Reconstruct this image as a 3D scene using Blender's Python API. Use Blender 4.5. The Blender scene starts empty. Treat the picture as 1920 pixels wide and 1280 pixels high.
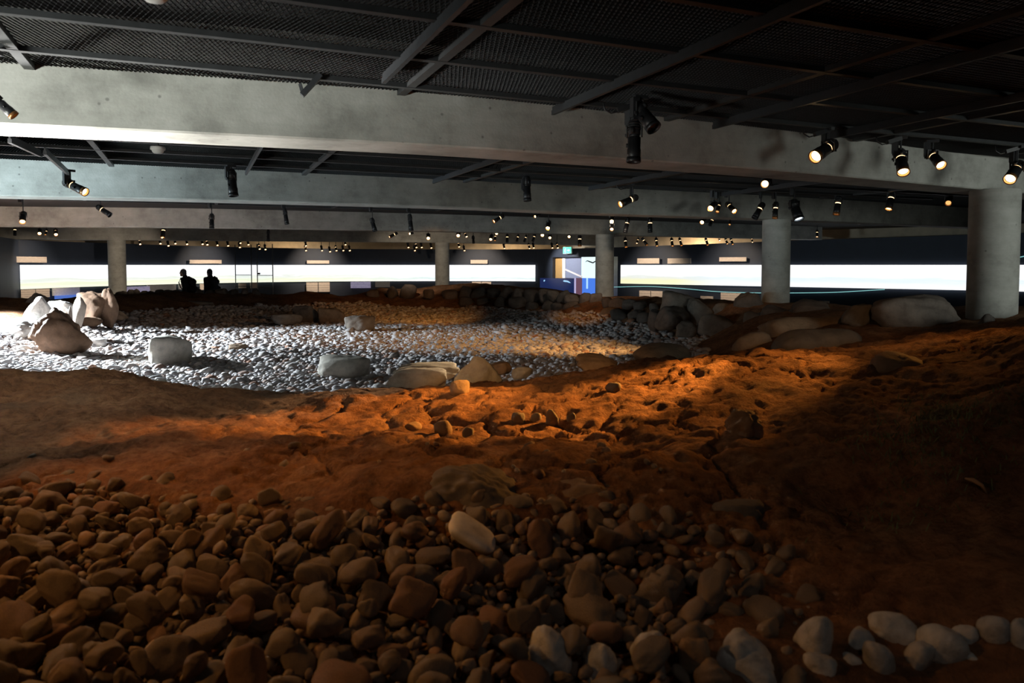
import bpy, bmesh, math, random
import numpy as np
from mathutils import Vector, Matrix, Quaternion, Euler

# ------------------------------------------------------------------ camera, world, exposure
sc = bpy.context.scene
COL = sc.collection
F = 1400.0            # focal length in pixels of a 1920 x 1280 frame
E = 1.85              # eye height above the visitors' floor
PITCH = math.radians(2.7)
CY = 497 + F * math.tan(PITCH)
cam_d = bpy.data.cameras.new('camera')
cam = bpy.data.objects.new('camera', cam_d); COL.objects.link(cam)
cam.location = (0, 0, E); cam.rotation_euler = (math.pi/2 - PITCH, 0, 0)
cam_d.sensor_width = 36; cam_d.lens = F * 36 / 1920
cam_d.shift_y = (CY - 640) / 1920
cam_d.clip_start = 0.05; cam_d.clip_end = 200
cam_d.dof.use_dof = True; cam_d.dof.focus_distance = 11.0; cam_d.dof.aperture_fstop = 4.0
sc.camera = cam
w = bpy.data.worlds.new('world'); sc.world = w; w.use_nodes = True
w.node_tree.nodes['Background'].inputs[0].default_value = (0.5, 0.6, 0.7, 1)
w.node_tree.nodes['Background'].inputs[1].default_value = 0.004
sc.view_settings.view_transform = 'Standard'; sc.view_settings.look = 'None'
sc.view_settings.exposure = 0.0; sc.view_settings.gamma = 1.0
sc.view_settings.use_curve_mapping = False
sc.cycles.max_bounces = 5; sc.cycles.diffuse_bounces = 3; sc.cycles.glossy_bounces = 2; sc.cycles.transmission_bounces = 4
sc.cycles.caustics_reflective = False; sc.cycles.caustics_refractive = False

def light(kind, name, loc, target, energy, color, size=0.05, angle=40, blend=0.6, parent=None, sx=1, sy=1, spread=180):
    d = bpy.data.lights.new(name, kind)
    d.energy = energy; d.color = color
    if kind == 'SPOT':
        d.spot_size = math.radians(angle); d.spot_blend = blend; d.shadow_soft_size = size
    elif kind == 'AREA':
        d.shape = 'RECTANGLE'; d.size = sx; d.size_y = sy; d.spread = math.radians(spread)
    else:
        d.shadow_soft_size = size
    o = bpy.data.objects.new(name, d); COL.objects.link(o)
    o.location = loc
    o.rotation_euler = (Vector(target) - Vector(loc)).to_track_quat('-Z', 'Y').to_euler()
    return o

WARM = (1.0, 0.50, 0.16); AMBER = (1.0, 0.40, 0.07); COLD = (0.80, 0.92, 1.0); SOFT = (1.0, 0.80, 0.60)
# added unseen fill, left behind the camera below the exhibit rim: lights the beams
light('AREA', 'beam_face_fill', (-6.2, 0.1, 0.42), (-3.5, 4.3, 2.85), 118, (0.96, 1.0, 0.93), sx=2.4, sy=0.5, spread=52)
# unseen area light, added to brighten the nearest beam's underside
light('AREA', 'left_beam_fill', (-5.2, 4.6, 1.2), (-3.85, 4.8, 2.72), 230, (1.0, 0.97, 0.92), sx=0.8, sy=0.5, spread=62)
# out-of-view fill put in at the left for the second beam
light('AREA', 'second_beam_fill', (-9.2, 6.4, 1.25), (-6.0, 9.0, 2.75), 90, (0.74, 0.93, 1.0), sx=1.4, sy=0.5, spread=58)
# cold flood over the stone floor, mounted outside the frame at the left
for nm_, az, en in (('cold_floodlight', 10, 9500), ('cold_floodlight', -13, 11500), ('cold_floodlight', -34, 17000)):
    a_ = math.radians(az)
    light('SPOT', nm_, (-11.8, 13.8, E + 0.85), (-11.8 + 3.6*math.cos(a_), 13.8 + 3.6*math.sin(a_), E - 1.45), en, COLD, size=0.10, angle=50, blend=0.6)
# weak fill added out of view at the right for column and boulders
light('AREA', 'right_fill', (8.2, 1.6, 2.15), (5.0, 9.0, 2.0), 24, (0.93, 1.0, 0.93), sx=3.5, sy=1.2, spread=60)
# dim neutral fill added above the camera, lifts the foreground stones
light('SPOT', 'overhead_fill', (0.9, 0.2, E + 1.05), (1.3, 2.9, 0.8), 8, (1.0, 0.95, 0.88), size=0.08, angle=105, blend=0.9)
light('SPOT', 'warm_spot_left', (-3.1, 1.5, E + 0.95), (-1.1, 2.55, 0.75), 62, (1.0, 0.46, 0.13), size=0.05, angle=72, blend=0.9)
light('SPOT', 'ridge_fill', (-0.5, 1.5, E + 1.05), (0.1, 6.2, E - .85), 300, (1.0, 0.50, 0.17), size=0.05, angle=25, blend=0.8)  # unseen spot added to light the ridge stones from the front
light('SPOT', 'right_ridge_fill', (1.6, 1.6, E + 1.05), (3.1, 7.3, E - .6), 170, (1.0, 0.52, 0.2), size=0.05, angle=22, blend=0.8)  # second unseen spot, added to brighten the right ridge boulders

# ------------------------------------------------------------------ projection helpers
_fw = Vector((0, math.cos(PITCH), -math.sin(PITCH))); _up = Vector((0, math.sin(PITCH), math.cos(PITCH)))
def ray(px, py):
    return Vector((px - 960, 0, 0)) + _up * (CY - py) + _fw * F
def at(px, py, Y):                      # world point on the sight line of a pixel at distance Y
    d = ray(px, py); return Vector((0, 0, E)) + d * (Y / d.y)
def at_g(px, py, g):                    # ... at g metres below the eye
    d = ray(px, py); return Vector((0, 0, E)) + d * (-g / d.z)
def proj(X, Y, Z):
    z = Z - E
    v = Y*_up.y + z*_up.z; dpt = Y*_fw.y + z*_fw.z
    return 960 + F*X/dpt, CY - F*v/dpt

ONES = 'first second third fourth fifth sixth seventh eighth ninth tenth eleventh twelfth thirteenth fourteenth fifteenth sixteenth seventeenth eighteenth nineteenth'.split()
def nth(k):                             # 1 -> first
    if k < 20: return ONES[k-1]
    t = {2: 'twent', 3: 'thirt'}[k//10]
    return t+'ieth' if k % 10 == 0 else t+'y-'+ONES[k % 10-1]
# ------------------------------------------------------------------ object helpers
def tag(o, label=None, cat=None, group=None, kind=None):
    if label: o['label'] = label
    if cat: o['category'] = cat
    if group: o['group'] = group
    if kind: o['kind'] = kind
    return o
def empty(name, loc=(0, 0, 0), rz=0):
    o = bpy.data.objects.new(name, None); COL.objects.link(o); o.location = loc; o.rotation_euler = (0, 0, rz)
    o.empty_display_size = 0.1
    return o
def mesh_from(name, V, Fc, smooth=False):
    me = bpy.data.meshes.new(name); me.from_pydata([tuple(v) for v in V], [], Fc); me.update()
    if smooth: me.polygons.foreach_set('use_smooth', [True]*len(me.polygons))
    return me
def mesh_np(name, V, T, smooth=True):   # fast path: V (n,3), T (m,k) all with k corners
    me = bpy.data.meshes.new(name)
    n, m, k = len(V), len(T), T.shape[1]
    me.vertices.add(n); me.vertices.foreach_set('co', np.ascontiguousarray(V, dtype=np.float32).ravel())
    me.loops.add(m*k); me.loops.foreach_set('vertex_index', np.ascontiguousarray(T, dtype=np.int32).ravel())
    me.polygons.add(m); me.polygons.foreach_set('loop_start', np.arange(0, m*k, k, dtype=np.int32))
    me.polygons.foreach_set('loop_total', np.full(m, k, dtype=np.int32))
    if smooth: me.polygons.foreach_set('use_smooth', np.ones(m, dtype=bool))
    me.update(calc_edges=True); me.validate()
    return me
def link(name, me, mat=None, parent=None, loc=(0, 0, 0), rot=None):
    o = bpy.data.objects.new(name, me); COL.objects.link(o)
    if mat is not None and len(me.materials) == 0: me.materials.append(mat)
    if parent is not None: o.parent = parent
    o.location = loc
    if rot is not None: o.rotation_euler = rot
    return o
class MB:
    def __init__(s): s.v = []; s.f = []
    def quad(s, a, b, c, d):
        n = len(s.v); s.v += [a, b, c, d]; s.f.append((n, n+1, n+2, n+3)); return s
    def box(s, c, size, M=None):
        hx, hy, hz = size[0]/2, size[1]/2, size[2]/2; n = len(s.v)
        for x, y, z in ((-1,-1,-1),(1,-1,-1),(1,1,-1),(-1,1,-1),(-1,-1,1),(1,-1,1),(1,1,1),(-1,1,1)):
            p = Vector((x*hx, y*hy, z*hz))
            if M is not None: p = M @ p
            s.v.append(tuple(p + Vector(c)))
        s.f += [tuple(n+i for i in q) for q in ((0,3,2,1),(4,5,6,7),(0,1,5,4),(1,2,6,5),(2,3,7,6),(3,0,4,7))]
        return s
    def bar(s, a, b, wd, ht, up=(0, 0, 1)):      # box along a->b
        a = Vector(a); b = Vector(b); d = b - a; x = d.normalized(); y = Vector(up).cross(x).normalized(); z = x.cross(y)
        M = Matrix((x, y, z)).transposed()
        return s.box((a+b)/2, (d.length, wd, ht), M)
    def lathe(s, prof, seg=20, axis='z', c=(0, 0, 0), close=False):
        n = len(s.v); k = len(prof)
        for i in range(seg):
            a = 2*math.pi*i/seg
            for r, z in prof: s.v.append((c[0]+r*math.cos(a), c[1]+r*math.sin(a), c[2]+z))
        for i in range(seg):
            j = (i+1) % seg
            for q in range(k-1): s.f.append((n+i*k+q, n+j*k+q, n+j*k+q+1, n+i*k+q+1))
        return s
    def tube(s, pts, r, seg=8, cap=True):
        n = len(s.v); k = len(pts); P = [Vector(p) for p in pts]
        for i, p in enumerate(P):
            t = (P[min(i+1, k-1)] - P[max(i-1, 0)]).normalized()
            u = t.cross(Vector((0, 0, 1)))
            if u.length < 1e-3: u = t.cross(Vector((1, 0, 0)))
            u.normalize(); v = t.cross(u)
            rr = r[i] if isinstance(r, (list, tuple)) else r
            for j in range(seg):
                a = 2*math.pi*j/seg; s.v.append(tuple(p + (u*math.cos(a) + v*math.sin(a))*rr))
        for i in range(k-1):
            for j in range(seg):
                j2 = (j+1) % seg; s.f.append((n+i*seg+j, n+i*seg+j2, n+(i+1)*seg+j2, n+(i+1)*seg+j))
        if cap:
            s.f.append(tuple(n+j for j in reversed(range(seg)))); s.f.append(tuple(n+(k-1)*seg+j for j in range(seg)))
        return s
    def mesh(s, name, smooth=False): return mesh_from(name, s.v, s.f, smooth)
    def build(s, name, mat, parent=None, smooth=False, loc=(0, 0, 0), rot=None):
        return link(name, s.mesh(name, smooth), mat, parent, loc, rot)

# ------------------------------------------------------------------ materials
def new_mat(name):
    m = bpy.data.materials.new(name); m.use_nodes = True
    nt = m.node_tree; return m, nt, nt.nodes['Principled BSDF']
def N(nt, t, **kw):
    n = nt.nodes.new(t)
    for k, v in kw.items():
        if k in n.inputs: n.inputs[k].default_value = v
        else: setattr(n, k, v)
    return n
def ramp(nt, src, stops):
    r = nt.nodes.new('ShaderNodeValToRGB'); e = r.color_ramp.elements
    while len(e) < len(stops): e.new(0.5)
    for el, (p, c) in zip(e, stops): el.position = p; el.color = (*c, 1)
    nt.links.new(src, r.inputs[0]); return r.outputs[0]
def mix(nt, fac, a, b, mode='MIX'):
    m = nt.nodes.new('ShaderNodeMix'); m.data_type = 'RGBA'; m.blend_type = mode
    for s, v in ((m.inputs[0], fac), (m.inputs[6], a), (m.inputs[7], b)):
        if hasattr(v, 'links') or isinstance(v, bpy.types.NodeSocket): nt.links.new(v, s)
        else: s.default_value = v if isinstance(v, (int, float)) else (*v, 1)
    return m.outputs[2]
def bump(nt, p, h, strength, dist):
    b = nt.nodes.new('ShaderNodeBump'); b.inputs['Strength'].default_value = strength; b.inputs['Distance'].default_value = dist
    nt.links.new(h, b.inputs['Height']); nt.links.new(b.outputs[0], p.inputs['Normal'])
def plain(name, col, rough=0.6, metal=0.0, var=0.15, scale=20):
    m, nt, p = new_mat(name)
    tc = N(nt, 'ShaderNodeTexCoord'); n = N(nt, 'ShaderNodeTexNoise', Scale=scale, Detail=3)
    nt.links.new(tc.outputs['Object'], n.inputs['Vector'])
    c = ramp(nt, n.outputs[0], [(0.3, [x*(1-var) for x in col]), (0.7, [x*(1+var) for x in col])])
    nt.links.new(c, p.inputs['Base Color']); p.inputs['Roughness'].default_value = rough; p.inputs['Metallic'].default_value = metal
    return m
def emit(name, col, strength, sample=True):
    m, nt, p = new_mat(name)
    p.inputs['Base Color'].default_value = (0.02, 0.02, 0.02, 1)
    p.inputs['Emission Color'].default_value = (*col, 1); p.inputs['Emission Strength'].default_value = strength
    if not sample: m.cycles.emission_sampling = 'NONE'
    return m
def mat_concrete():
    m, nt, p = new_mat('concrete')
    tc = N(nt, 'ShaderNodeTexCoord')
    n1 = N(nt, 'ShaderNodeTexNoise', Scale=2.2, Detail=8, Roughness=0.68); nt.links.new(tc.outputs['Object'], n1.inputs['Vector'])
    mp = N(nt, 'ShaderNodeMapping'); mp.inputs['Scale'].default_value = (1.0, 1.0, 6); nt.links.new(tc.outputs['Object'], mp.inputs['Vector'])
    n2 = N(nt, 'ShaderNodeTexNoise', Scale=2.0, Detail=5, Roughness=0.65); nt.links.new(mp.outputs[0], n2.inputs['Vector'])
    n3 = N(nt, 'ShaderNodeTexNoise', Scale=60, Detail=2); nt.links.new(tc.outputs['Object'], n3.inputs['Vector'])
    vo = N(nt, 'ShaderNodeTexVoronoi', Scale=7.0); nt.links.new(tc.outputs['Object'], vo.inputs['Vector'])
    c1 = ramp(nt, n1.outputs[0], [(0.3, (0.23, 0.23, 0.21)), (0.5, (0.385, 0.385, 0.355)), (0.68, (0.48, 0.48, 0.45))])
    c2 = ramp(nt, n2.outputs[0], [(0.35, (0.90, 0.90, 0.89)), (0.65, (1.04, 1.04, 1.04))])
    c = mix(nt, 1.0, c1, c2, 'MULTIPLY')
    pits = ramp(nt, vo.outputs['Distance'], [(0.05, (0.40, 0.40, 0.40)), (0.10, (1, 1, 1))])
    c = mix(nt, 0.8, c, pits, 'MULTIPLY')
    nt.links.new(c, p.inputs['Base Color']); p.inputs['Roughness'].default_value = 0.75
    bump(nt, p, n3.outputs[0], 0.25, 0.004)
    return m
def mat_earth():
    m, nt, p = new_mat('packed_earth')
    tc = N(nt, 'ShaderNodeTexCoord')
    def noise(s, d, r=0.6):
        n = N(nt, 'ShaderNodeTexNoise', Scale=s, Detail=d, Roughness=r); nt.links.new(tc.outputs['Object'], n.inputs['Vector']); return n.outputs[0]
    a = noise(2.2, 6); b = noise(17, 6, 0.7); g = noise(0.9, 4)
    c = ramp(nt, a, [(0.32, (0.17, 0.085, 0.045)), (0.5, (0.27, 0.135, 0.07)), (0.68, (0.38, 0.205, 0.11))])
    c = mix(nt, 0.85, c, ramp(nt, b, [(0.33, (0.45, 0.42, 0.40)), (0.52, (0.95, 0.95, 0.95)), (0.7, (1.3, 1.28, 1.22))]), 'MULTIPLY')
    c = mix(nt, ramp(nt, g, [(0.55, (0, 0, 0)), (0.72, (0.6, 0.6, 0.6))]), c, (0.16, 0.12, 0.085))
    # mossy green patch with a shape of its own on the right bank
    sx = N(nt, 'ShaderNodeSeparateXYZ'); nt.links.new(tc.outputs['Object'], sx.inputs[0])
    d = N(nt, 'ShaderNodeVectorMath', operation='DISTANCE'); nt.links.new(tc.outputs['Object'], d.inputs[0]); d.inputs[1].default_value = (2.1, 3.55, E-0.86)
    mm = N(nt, 'ShaderNodeMath', operation='MULTIPLY_ADD'); nt.links.new(noise(5, 5), mm.inputs[0]); mm.inputs[1].default_value = 1.3; nt.links.new(d.outputs['Value'], mm.inputs[2])
    c = mix(nt, ramp(nt, mm.outputs[0], [(0.75, (0.8, 0.8, 0.8)), (1.25, (0, 0, 0))]), c, (0.10, 0.115, 0.06))
    nt.links.new(c, p.inputs['Base Color']); p.inputs['Roughness'].default_value = 0.95; p.inputs['Specular IOR Level'].default_value = 0.15
    h = N(nt, 'ShaderNodeMath', operation='MULTIPLY_ADD'); nt.links.new(noise(45, 6, 0.7), h.inputs[0]); h.inputs[1].default_value = 0.5; nt.links.new(b, h.inputs[2])
    bump(nt, p, h.outputs[0], 0.9, 0.035)
    return m
def mat_stone(name, stops, island=True, rough=0.8, scale=14, bd=0.012):
    m, nt, p = new_mat(name)
    tc = N(nt, 'ShaderNodeTexCoord')
    if island:
        g = N(nt, 'ShaderNodeNewGeometry'); rnd = g.outputs['Random Per Island']
    else:
        g = N(nt, 'ShaderNodeObjectInfo'); rnd = g.outputs['Random']
    n = N(nt, 'ShaderNodeTexNoise', Scale=scale, Detail=6, Roughness=0.65)
    add = N(nt, 'ShaderNodeVectorMath', operation='ADD'); nt.links.new(tc.outputs['Object'], add.inputs[0])
    cm = N(nt, 'ShaderNodeCombineXYZ'); nt.links.new(rnd, cm.inputs[0]); nt.links.new(cm.outputs[0], add.inputs[1])
    nt.links.new(add.outputs[0], n.inputs['Vector'])
    c = ramp(nt, rnd, stops)
    c = mix(nt, 0.8, c, ramp(nt, n.outputs[0], [(0.3, (0.55, 0.54, 0.53)), (0.5, (0.95, 0.95, 0.95)), (0.72, (1.25, 1.23, 1.2))]), 'MULTIPLY')
    nt.links.new(c, p.inputs['Base Color']); p.inputs['Roughness'].default_value = rough; p.inputs['Specular IOR Level'].default_value = 0.3
    bump(nt, p, n.outputs[0], 0.6, bd)
    return m
M = {}
M['concrete'] = mat_concrete()
M['earth'] = mat_earth()
M['pebble'] = mat_stone('floor_pebble', [(0.0, (0.38, 0.36, 0.36)), (0.3, (0.52, 0.49, 0.49)), (0.62, (0.42, 0.40, 0.41)), (0.72, (0.30, 0.15, 0.09)), (0.84, (0.56, 0.53, 0.51)), (1.0, (0.26, 0.20, 0.17))])
cob = [(0.0, (0.20, 0.155, 0.12)), (0.35, (0.30, 0.23, 0.175)), (0.7, (0.24, 0.20, 0.165)), (0.85, (0.26, 0.15, 0.10)), (1.0, (0.36, 0.29, 0.225))]
M['cobble'] = mat_stone('cobble_stone', cob, island=False, scale=22)
M['cobble_stuff'] = mat_stone('small_cobble_stone', cob, island=True, scale=22)
M['pale'] = mat_stone('pale_stone', [(0.0, (0.50, 0.48, 0.46)), (1.0, (0.62, 0.60, 0.57))], island=False, scale=25)
M['white'] = mat_stone('white_stone', [(0.0, (0.78, 0.74, 0.71)), (1.0, (0.80, 0.76, 0.73))], island=False, scale=10, bd=0.004)
M['boulder'] = mat_stone('grey_brown_boulder', [(0.0, (0.155, 0.13, 0.108)), (0.5, (0.20, 0.168, 0.14)), (1.0, (0.17, 0.15, 0.13))], island=False, scale=7, bd=0.02)
M['brown'] = mat_stone('brown_boulder', [(0.0, (0.25, 0.17, 0.11)), (1.0, (0.32, 0.225, 0.15))], island=False, scale=7, bd=0.02)
M['pale_boulder'] = mat_stone('pale_boulder', [(0.0, (0.42, 0.39, 0.34)), (1.0, (0.48, 0.44, 0.38))], island=False, scale=8, bd=0.015)
M['shaded_brown'] = mat_stone('shaded_brown_boulder', [(0.0, (0.13, 0.075, 0.045)), (1.0, (0.16, 0.095, 0.06))], island=False, scale=7, bd=0.02)  # shade on the left boulders put into a darker brown
M['dark_stone'] = mat_stone('dark_wall_stone', [(0.0, (0.10, 0.085, 0.075)), (1.0, (0.17, 0.14, 0.12))], island=False, scale=8, bd=0.02)
M['mesh_metal'] = plain('expanded_metal', (0.045, 0.046, 0.048), 0.5, 0.3)
M['frame_metal'] = plain('grey_painted_steel', (0.04, 0.042, 0.044), 0.5, 0.2)
M['slab'] = plain('dark_slab', (0.012, 0.012, 0.013), 0.95)
M['black'] = plain('black_enamel', (0.018, 0.018, 0.02), 0.42)
M['darkgrey'] = plain('dark_grey_enamel', (0.034, 0.036, 0.04), 0.45)
M['navy'] = plain('navy_wall_paint', (0.026, 0.036, 0.060), 0.6, var=0.08, scale=3)
M['beige'] = plain('beige_plaster', (0.55, 0.46, 0.34), 0.9, scale=3)
M['floor'] = plain('dark_floor', (0.05, 0.045, 0.04), 0.6, scale=3)
M['wall'] = plain('dark_room_wall', (0.06, 0.065, 0.075), 0.8, scale=2)
M['plastic'] = plain('white_plastic', (0.75, 0.75, 0.72), 0.4, var=0.03)
M['lens_on'] = emit('lit_lens', (1.0, 0.72, 0.36), 9.0, False)
M['lens_dim'] = emit('dim_lit_lens', (1.0, 0.5, 0.16), 1.2, False)
M['lens_cold'] = emit('cold_lit_lens', (0.75, 0.9, 1.0), 9.0, False)
M['slit_on'] = emit('lit_vent_slit', (1.0, 0.62, 0.30), 3.5, False)
M['lens_off'] = plain('unlit_lens_glass', (0.03, 0.03, 0.035), 0.1)
M['glow_ring'] = plain('painted_glow_ring', (0.35, 0.16, 0.06), 0.35, 0.6)  # glow on the rings of lit lamps, painted as a copper colour
M['steel'] = plain('brushed_steel', (0.35, 0.37, 0.4), 0.35, 0.8)
M['cyan_line'] = emit('cyan_light_line', (0.30, 0.72, 0.72), 0.9, False)

# ------------------------------------------------------------------ numpy noise
rng = np.random.default_rng(7); random.seed(7)
def _h(ix, iy, s):
    a = (ix.astype(np.int64)*374761393 + iy.astype(np.int64)*668265263 + s*2147483647) & 0xffffffff
    a = ((a ^ (a >> 13))*1274126177) & 0xffffffff
    return ((a ^ (a >> 16)) & 0xffff)/65535.0
def vnoise(x, y, s=0):
    ix = np.floor(x); iy = np.floor(y); fx = x-ix; fy = y-iy
    fx = fx*fx*(3-2*fx); fy = fy*fy*(3-2*fy)
    a = _h(ix, iy, s); b = _h(ix+1, iy, s); c = _h(ix, iy+1, s); d = _h(ix+1, iy+1, s)
    return (a*(1-fx)+b*fx)*(1-fy) + (c*(1-fx)+d*fx)*fy
def fbm(x, y, o=4, s=0):
    t = 0; amp = 0.5
    for i in range(o):
        t = t + amp*(vnoise(x, y, s+i)*2-1); x = x*2.03+3.1; y = y*2.03+1.7; amp *= 0.5
    return t
def crack(x, y, s=0):                     # F2-F1 of a jittered cell pattern: 0 on the joints
    ix = np.floor(x); iy = np.floor(y); f1 = np.full(x.shape, 9.0); f2 = np.full(x.shape, 9.0)
    for dx in (-1, 0, 1):
        for dy in (-1, 0, 1):
            cx = ix+dx; cy = iy+dy
            d = np.hypot(cx+_h(cx, cy, s)-x, cy+_h(cx, cy, s+9)-y)
            f2 = np.minimum(f2, np.maximum(f1, d)); f1 = np.minimum(f1, d)
    return f2-f1

# ------------------------------------------------------------------ terrain of the excavated house
ctl = []
def P(px, py, g): p = at_g(px, py, g); ctl.append((p.x, p.y, -g))
def W(x, y, g): ctl.append((x, y, -g))
for x in (-3, -1.5, 0, 1.5, 3): W(x, 0.6, 1.19); W(x, 1.5, 1.17)
for px in (-500, -250):
    for py, g in ((1280, 1.15), (1100, 1.11), (1000, 1.05), (850, .96), (770, .9), (690, .84)): P(px, py, g)
for px, pts in {
    0: ((1280, 1.15), (1100, 1.12), (1000, 1.06), (930, 1.02), (850, .98), (780, .93), (720, .88), (690, .86)),
    200: ((1280, 1.15), (1100, 1.13), (950, 1.04), (850, .98), (780, .94), (730, .92), (694, .89)),
    400: ((1280, 1.16), (1100, 1.13), (950, 1.06), (870, .99), (797, .92), (772, 1.0), (728, .97)),
    600: ((1280, 1.16), (1100, 1.13), (960, 1.05), (880, .98), (806, .90), (790, 1.02), (746, 1.0)),
    800: ((1280, 1.16), (1100, 1.12), (985, 1.03), (900, .94), (831, .88), (812, 1.0), (780, .97), (728, .90)),
    1000: ((1280, 1.15), (1120, 1.11), (1000, 1.03), (900, .94), (840, .885), (826, .99), (775, .94), (712, .85)),
    1200: ((1280, 1.15), (1080, 1.1), (960, 1.0), (852, .88), (835, .95), (770, .88), (683, .79)),
    1400: ((1280, 1.15), (1100, 1.1), (960, .99), (880, .9), (820, .86), (750, .79), (668, .72)),
    1600: ((1280, 1.15), (1150, 1.1), (1000, 1.02), (915, .96), (880, .89), (800, .79), (700, .69), (676, .70)),
    1800: ((1280, 1.15), (1000, .98), (925, .91), (850, .8), (750, .68), (700, .62)),
    1920: ((1280, 1.12), (1000, .95), (890, .84), (750, .62), (650, .5), (598, .46)),
    2200: ((1280, 1.1), (1000, .9), (800, .65), (650, .42), (600, .40)),
}.items():
    for py, g in pts: P(px, py, g)
for x in (.3, .7, 1.1, 1.5, 1.9, 2.4): W(x, 1.72+.05*x, 1.30); W(x, 1.55, 1.36)
# top of the right wall, round the columns
P(1700, 628, .70); P(1600, 612, .68); P(1790, 606, .62)
for x, y, g in ((5.3, 8.3, .58), (6.6, 7.2, .46), (7.5, 9, .5), (4.4, 10.5, .66), (6, 11, .66), (4.8, 13.7, .72), (6.2, 13.5, .78), (7.6, 12, .9),
                (4.4, 16.5, .76), (5.8, 17, .9), (2.6, 19.6, .80), (4.2, 20.5, .9), (.3, 23.5, .82), (1.8, 24.5, .85), (-2.4, 26, .70), (-.6, 26.5, .72), (-4.5, 25.5, .82),
                (9.5, 13, 1.6), (9.5, 10, 1.3), (9, 17, 1.8), (7, 20.5, 1.8), (4.6, 25, 1.8), (1, 28.5, 1.9), (-4, 28.5, 1.95), (9.5, 7, .8), (11, 12, 2), (11, 20, 2), (10.5, 5, .8)): W(x, y, g)
# interior stone floor
for x, y in ((-7, 9.2), (-5, 8.4), (-2.2, 7.4), (-3.6, 7.7), (-.4, 7.6), (1.2, 8.6), (2.2, 10.3), (-8, 12), (-4, 12), (0, 12), (2.6, 12.2), (-8.2, 16), (-4, 17), (0, 17), (1.3, 17)): W(x, y, 1.45)
for x, y, g in ((-8.4, 18.8, 1.40), (-4, 20.5, 1.40), (-1, 20.5, 1.40), (.6, 19.6, 1.40), (-6.5, 21, 1.33), (-3.5, 23, 1.28), (-1.6, 22.6, 1.33), (2.3, 16.6, 1.42), (3.2, 14, 1.42), (3.1, 12.4, 1.40)): W(x, y, g)
# inner drop of the right wall and back wall crest
for x, y, g in ((3.2, 9.2, .9), (3.6, 11, .75), (3.9, 13.6, .75), (3.3, 16.6, .80), (2.0, 18.9, .86), (-.8, 23.2, .84), (-3.5, 24.8, .84), (-6.5, 23.6, .84), (-8.2, 22.8, .84), (-10.2, 22, .82), (-11.5, 20, .78), (-12, 17, .76),
                (-10.6, 14.5, .85), (-10, 12, .9), (-9.5, 9.6, .9), (-8, 7.8, .88), (-12.5, 13, .8), (-12, 9, .85),
                (-8.5, 24.6, 1.9), (-11, 24, 1.9), (-13.5, 21.5, 1.9), (-14.2, 17, 1.9), (-6, 26.5, 1.95), (-15, 12, 1.9), (-15, 8, 1.7), (-13, 5, .9)): W(x, y, g)
C = np.array(ctl); CP = C[:, :2]
def _phi(d): return np.sqrt(d*d + 0.02)
A = _phi(np.linalg.norm(CP[:, None] - CP[None], axis=2)) - 0.004*np.eye(len(C))
n_ = len(C); B = np.zeros((n_+3, n_+3)); B[:n_, :n_] = A; B[:n_, n_] = 1; B[n_, :n_] = 1; B[:n_, n_+1:] = CP; B[n_+1:, :n_] = CP.T
WT = np.linalg.solve(B, np.concatenate([C[:, 2], np.zeros(3)]))
def base_h(x, y):
    out = np.zeros(x.shape)
    for k in range(len(C)): out += WT[k]*_phi(np.hypot(x-CP[k, 0], y-CP[k, 1]))
    return np.clip(out + WT[n_] + WT[n_+1]*x + WT[n_+2]*y, -2.05, -0.3)
def inside(poly, x, y):
    r = np.zeros(x.shape, bool); j = len(poly)-1
    for i in range(len(poly)):
        xi, yi = poly[i]; xj, yj = poly[j]
        if yi != yj: r ^= ((yi > y) != (yj > y)) & (x < (xj-xi)*(y-yi)/(yj-yi)+xi)
        j = i
    return r
def limit(px):   # upper picture row of the cobble bank, in world terms the foot of the turf bank
    return np.interp(px, [-400, 0, 200, 420, 640, 760, 860, 1000, 1200, 1400, 1520, 1540, 3000], [940, 955, 938, 965, 975, 985, 1000, 1000, 1010, 1040, 1100, 1400, 1400])
def pit(x, y):                           # the hollow that the front cobbles fill
    px, py = proj(x, np.maximum(y, .3), E-1.1)
    return np.clip((py-limit(px)-8)/25, 0, 1)*np.clip((1330-px)/160, 0, 1)*(y < 4)
HOUSE = [(-2.2, 6.4), (-.2, 6.6), (2.0, 8.6), (3.4, 12), (3.2, 14.2), (2.4, 17), (.8, 20.2), (-1.6, 22.6), (-5, 23), (-8.2, 21), (-9.6, 18), (-9.6, 12.5), (-9, 9), (-5.5, 6.8)]
def height(x, y, detail=True):
    x = np.asarray(x, float); y = np.asarray(y, float)
    h = base_h(x, y)
    if detail:
        floor_m = np.clip((-1.2-h)/0.15, 0, 1)
        amp = (1-0.75*floor_m)*(1-.75*np.clip((x-.2)/.5, 0, 1)*np.clip((2.5-y)/.4, 0, 1))
        h = h + amp*(0.07*fbm(x*0.9, y*0.9, 3, 3) + 0.055*fbm(x*3.1, y*3.1, 4, 11))
        near = np.clip((8.5-y)/2.0, 0, 1)*amp
        wx = x + 0.10*fbm(x*5, y*5, 3, 31); wy = y + 0.10*fbm(x*5, y*5, 3, 47)
        c1 = crack(wx*2.3, wy*2.6, 5); c2 = crack(wx*6.5, wy*6.5, 21)
        h = h - near*0.045*np.exp(-(c1/0.05)**2)*np.clip(vnoise(x*1.3, y*1.3, 77)*4-1.0, 0, 1) - near*0.020*np.exp(-(c2/0.09)**2)*np.clip(vnoise(x*1.9, y*1.9, 78)*5-1.9, 0, 1)
        h = h + near*(0.026*fbm(x*11, y*11, 3, 91) + 0.010*fbm(x*31, y*31, 2, 95))
        h = h - 0.085*pit(x, y)
    return h + E
def graded(segs):
    out = []
    for a, b, st in segs: out += list(np.arange(a, b-1e-6, st))
    out.append(segs[-1][1]); return np.array(out)
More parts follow.
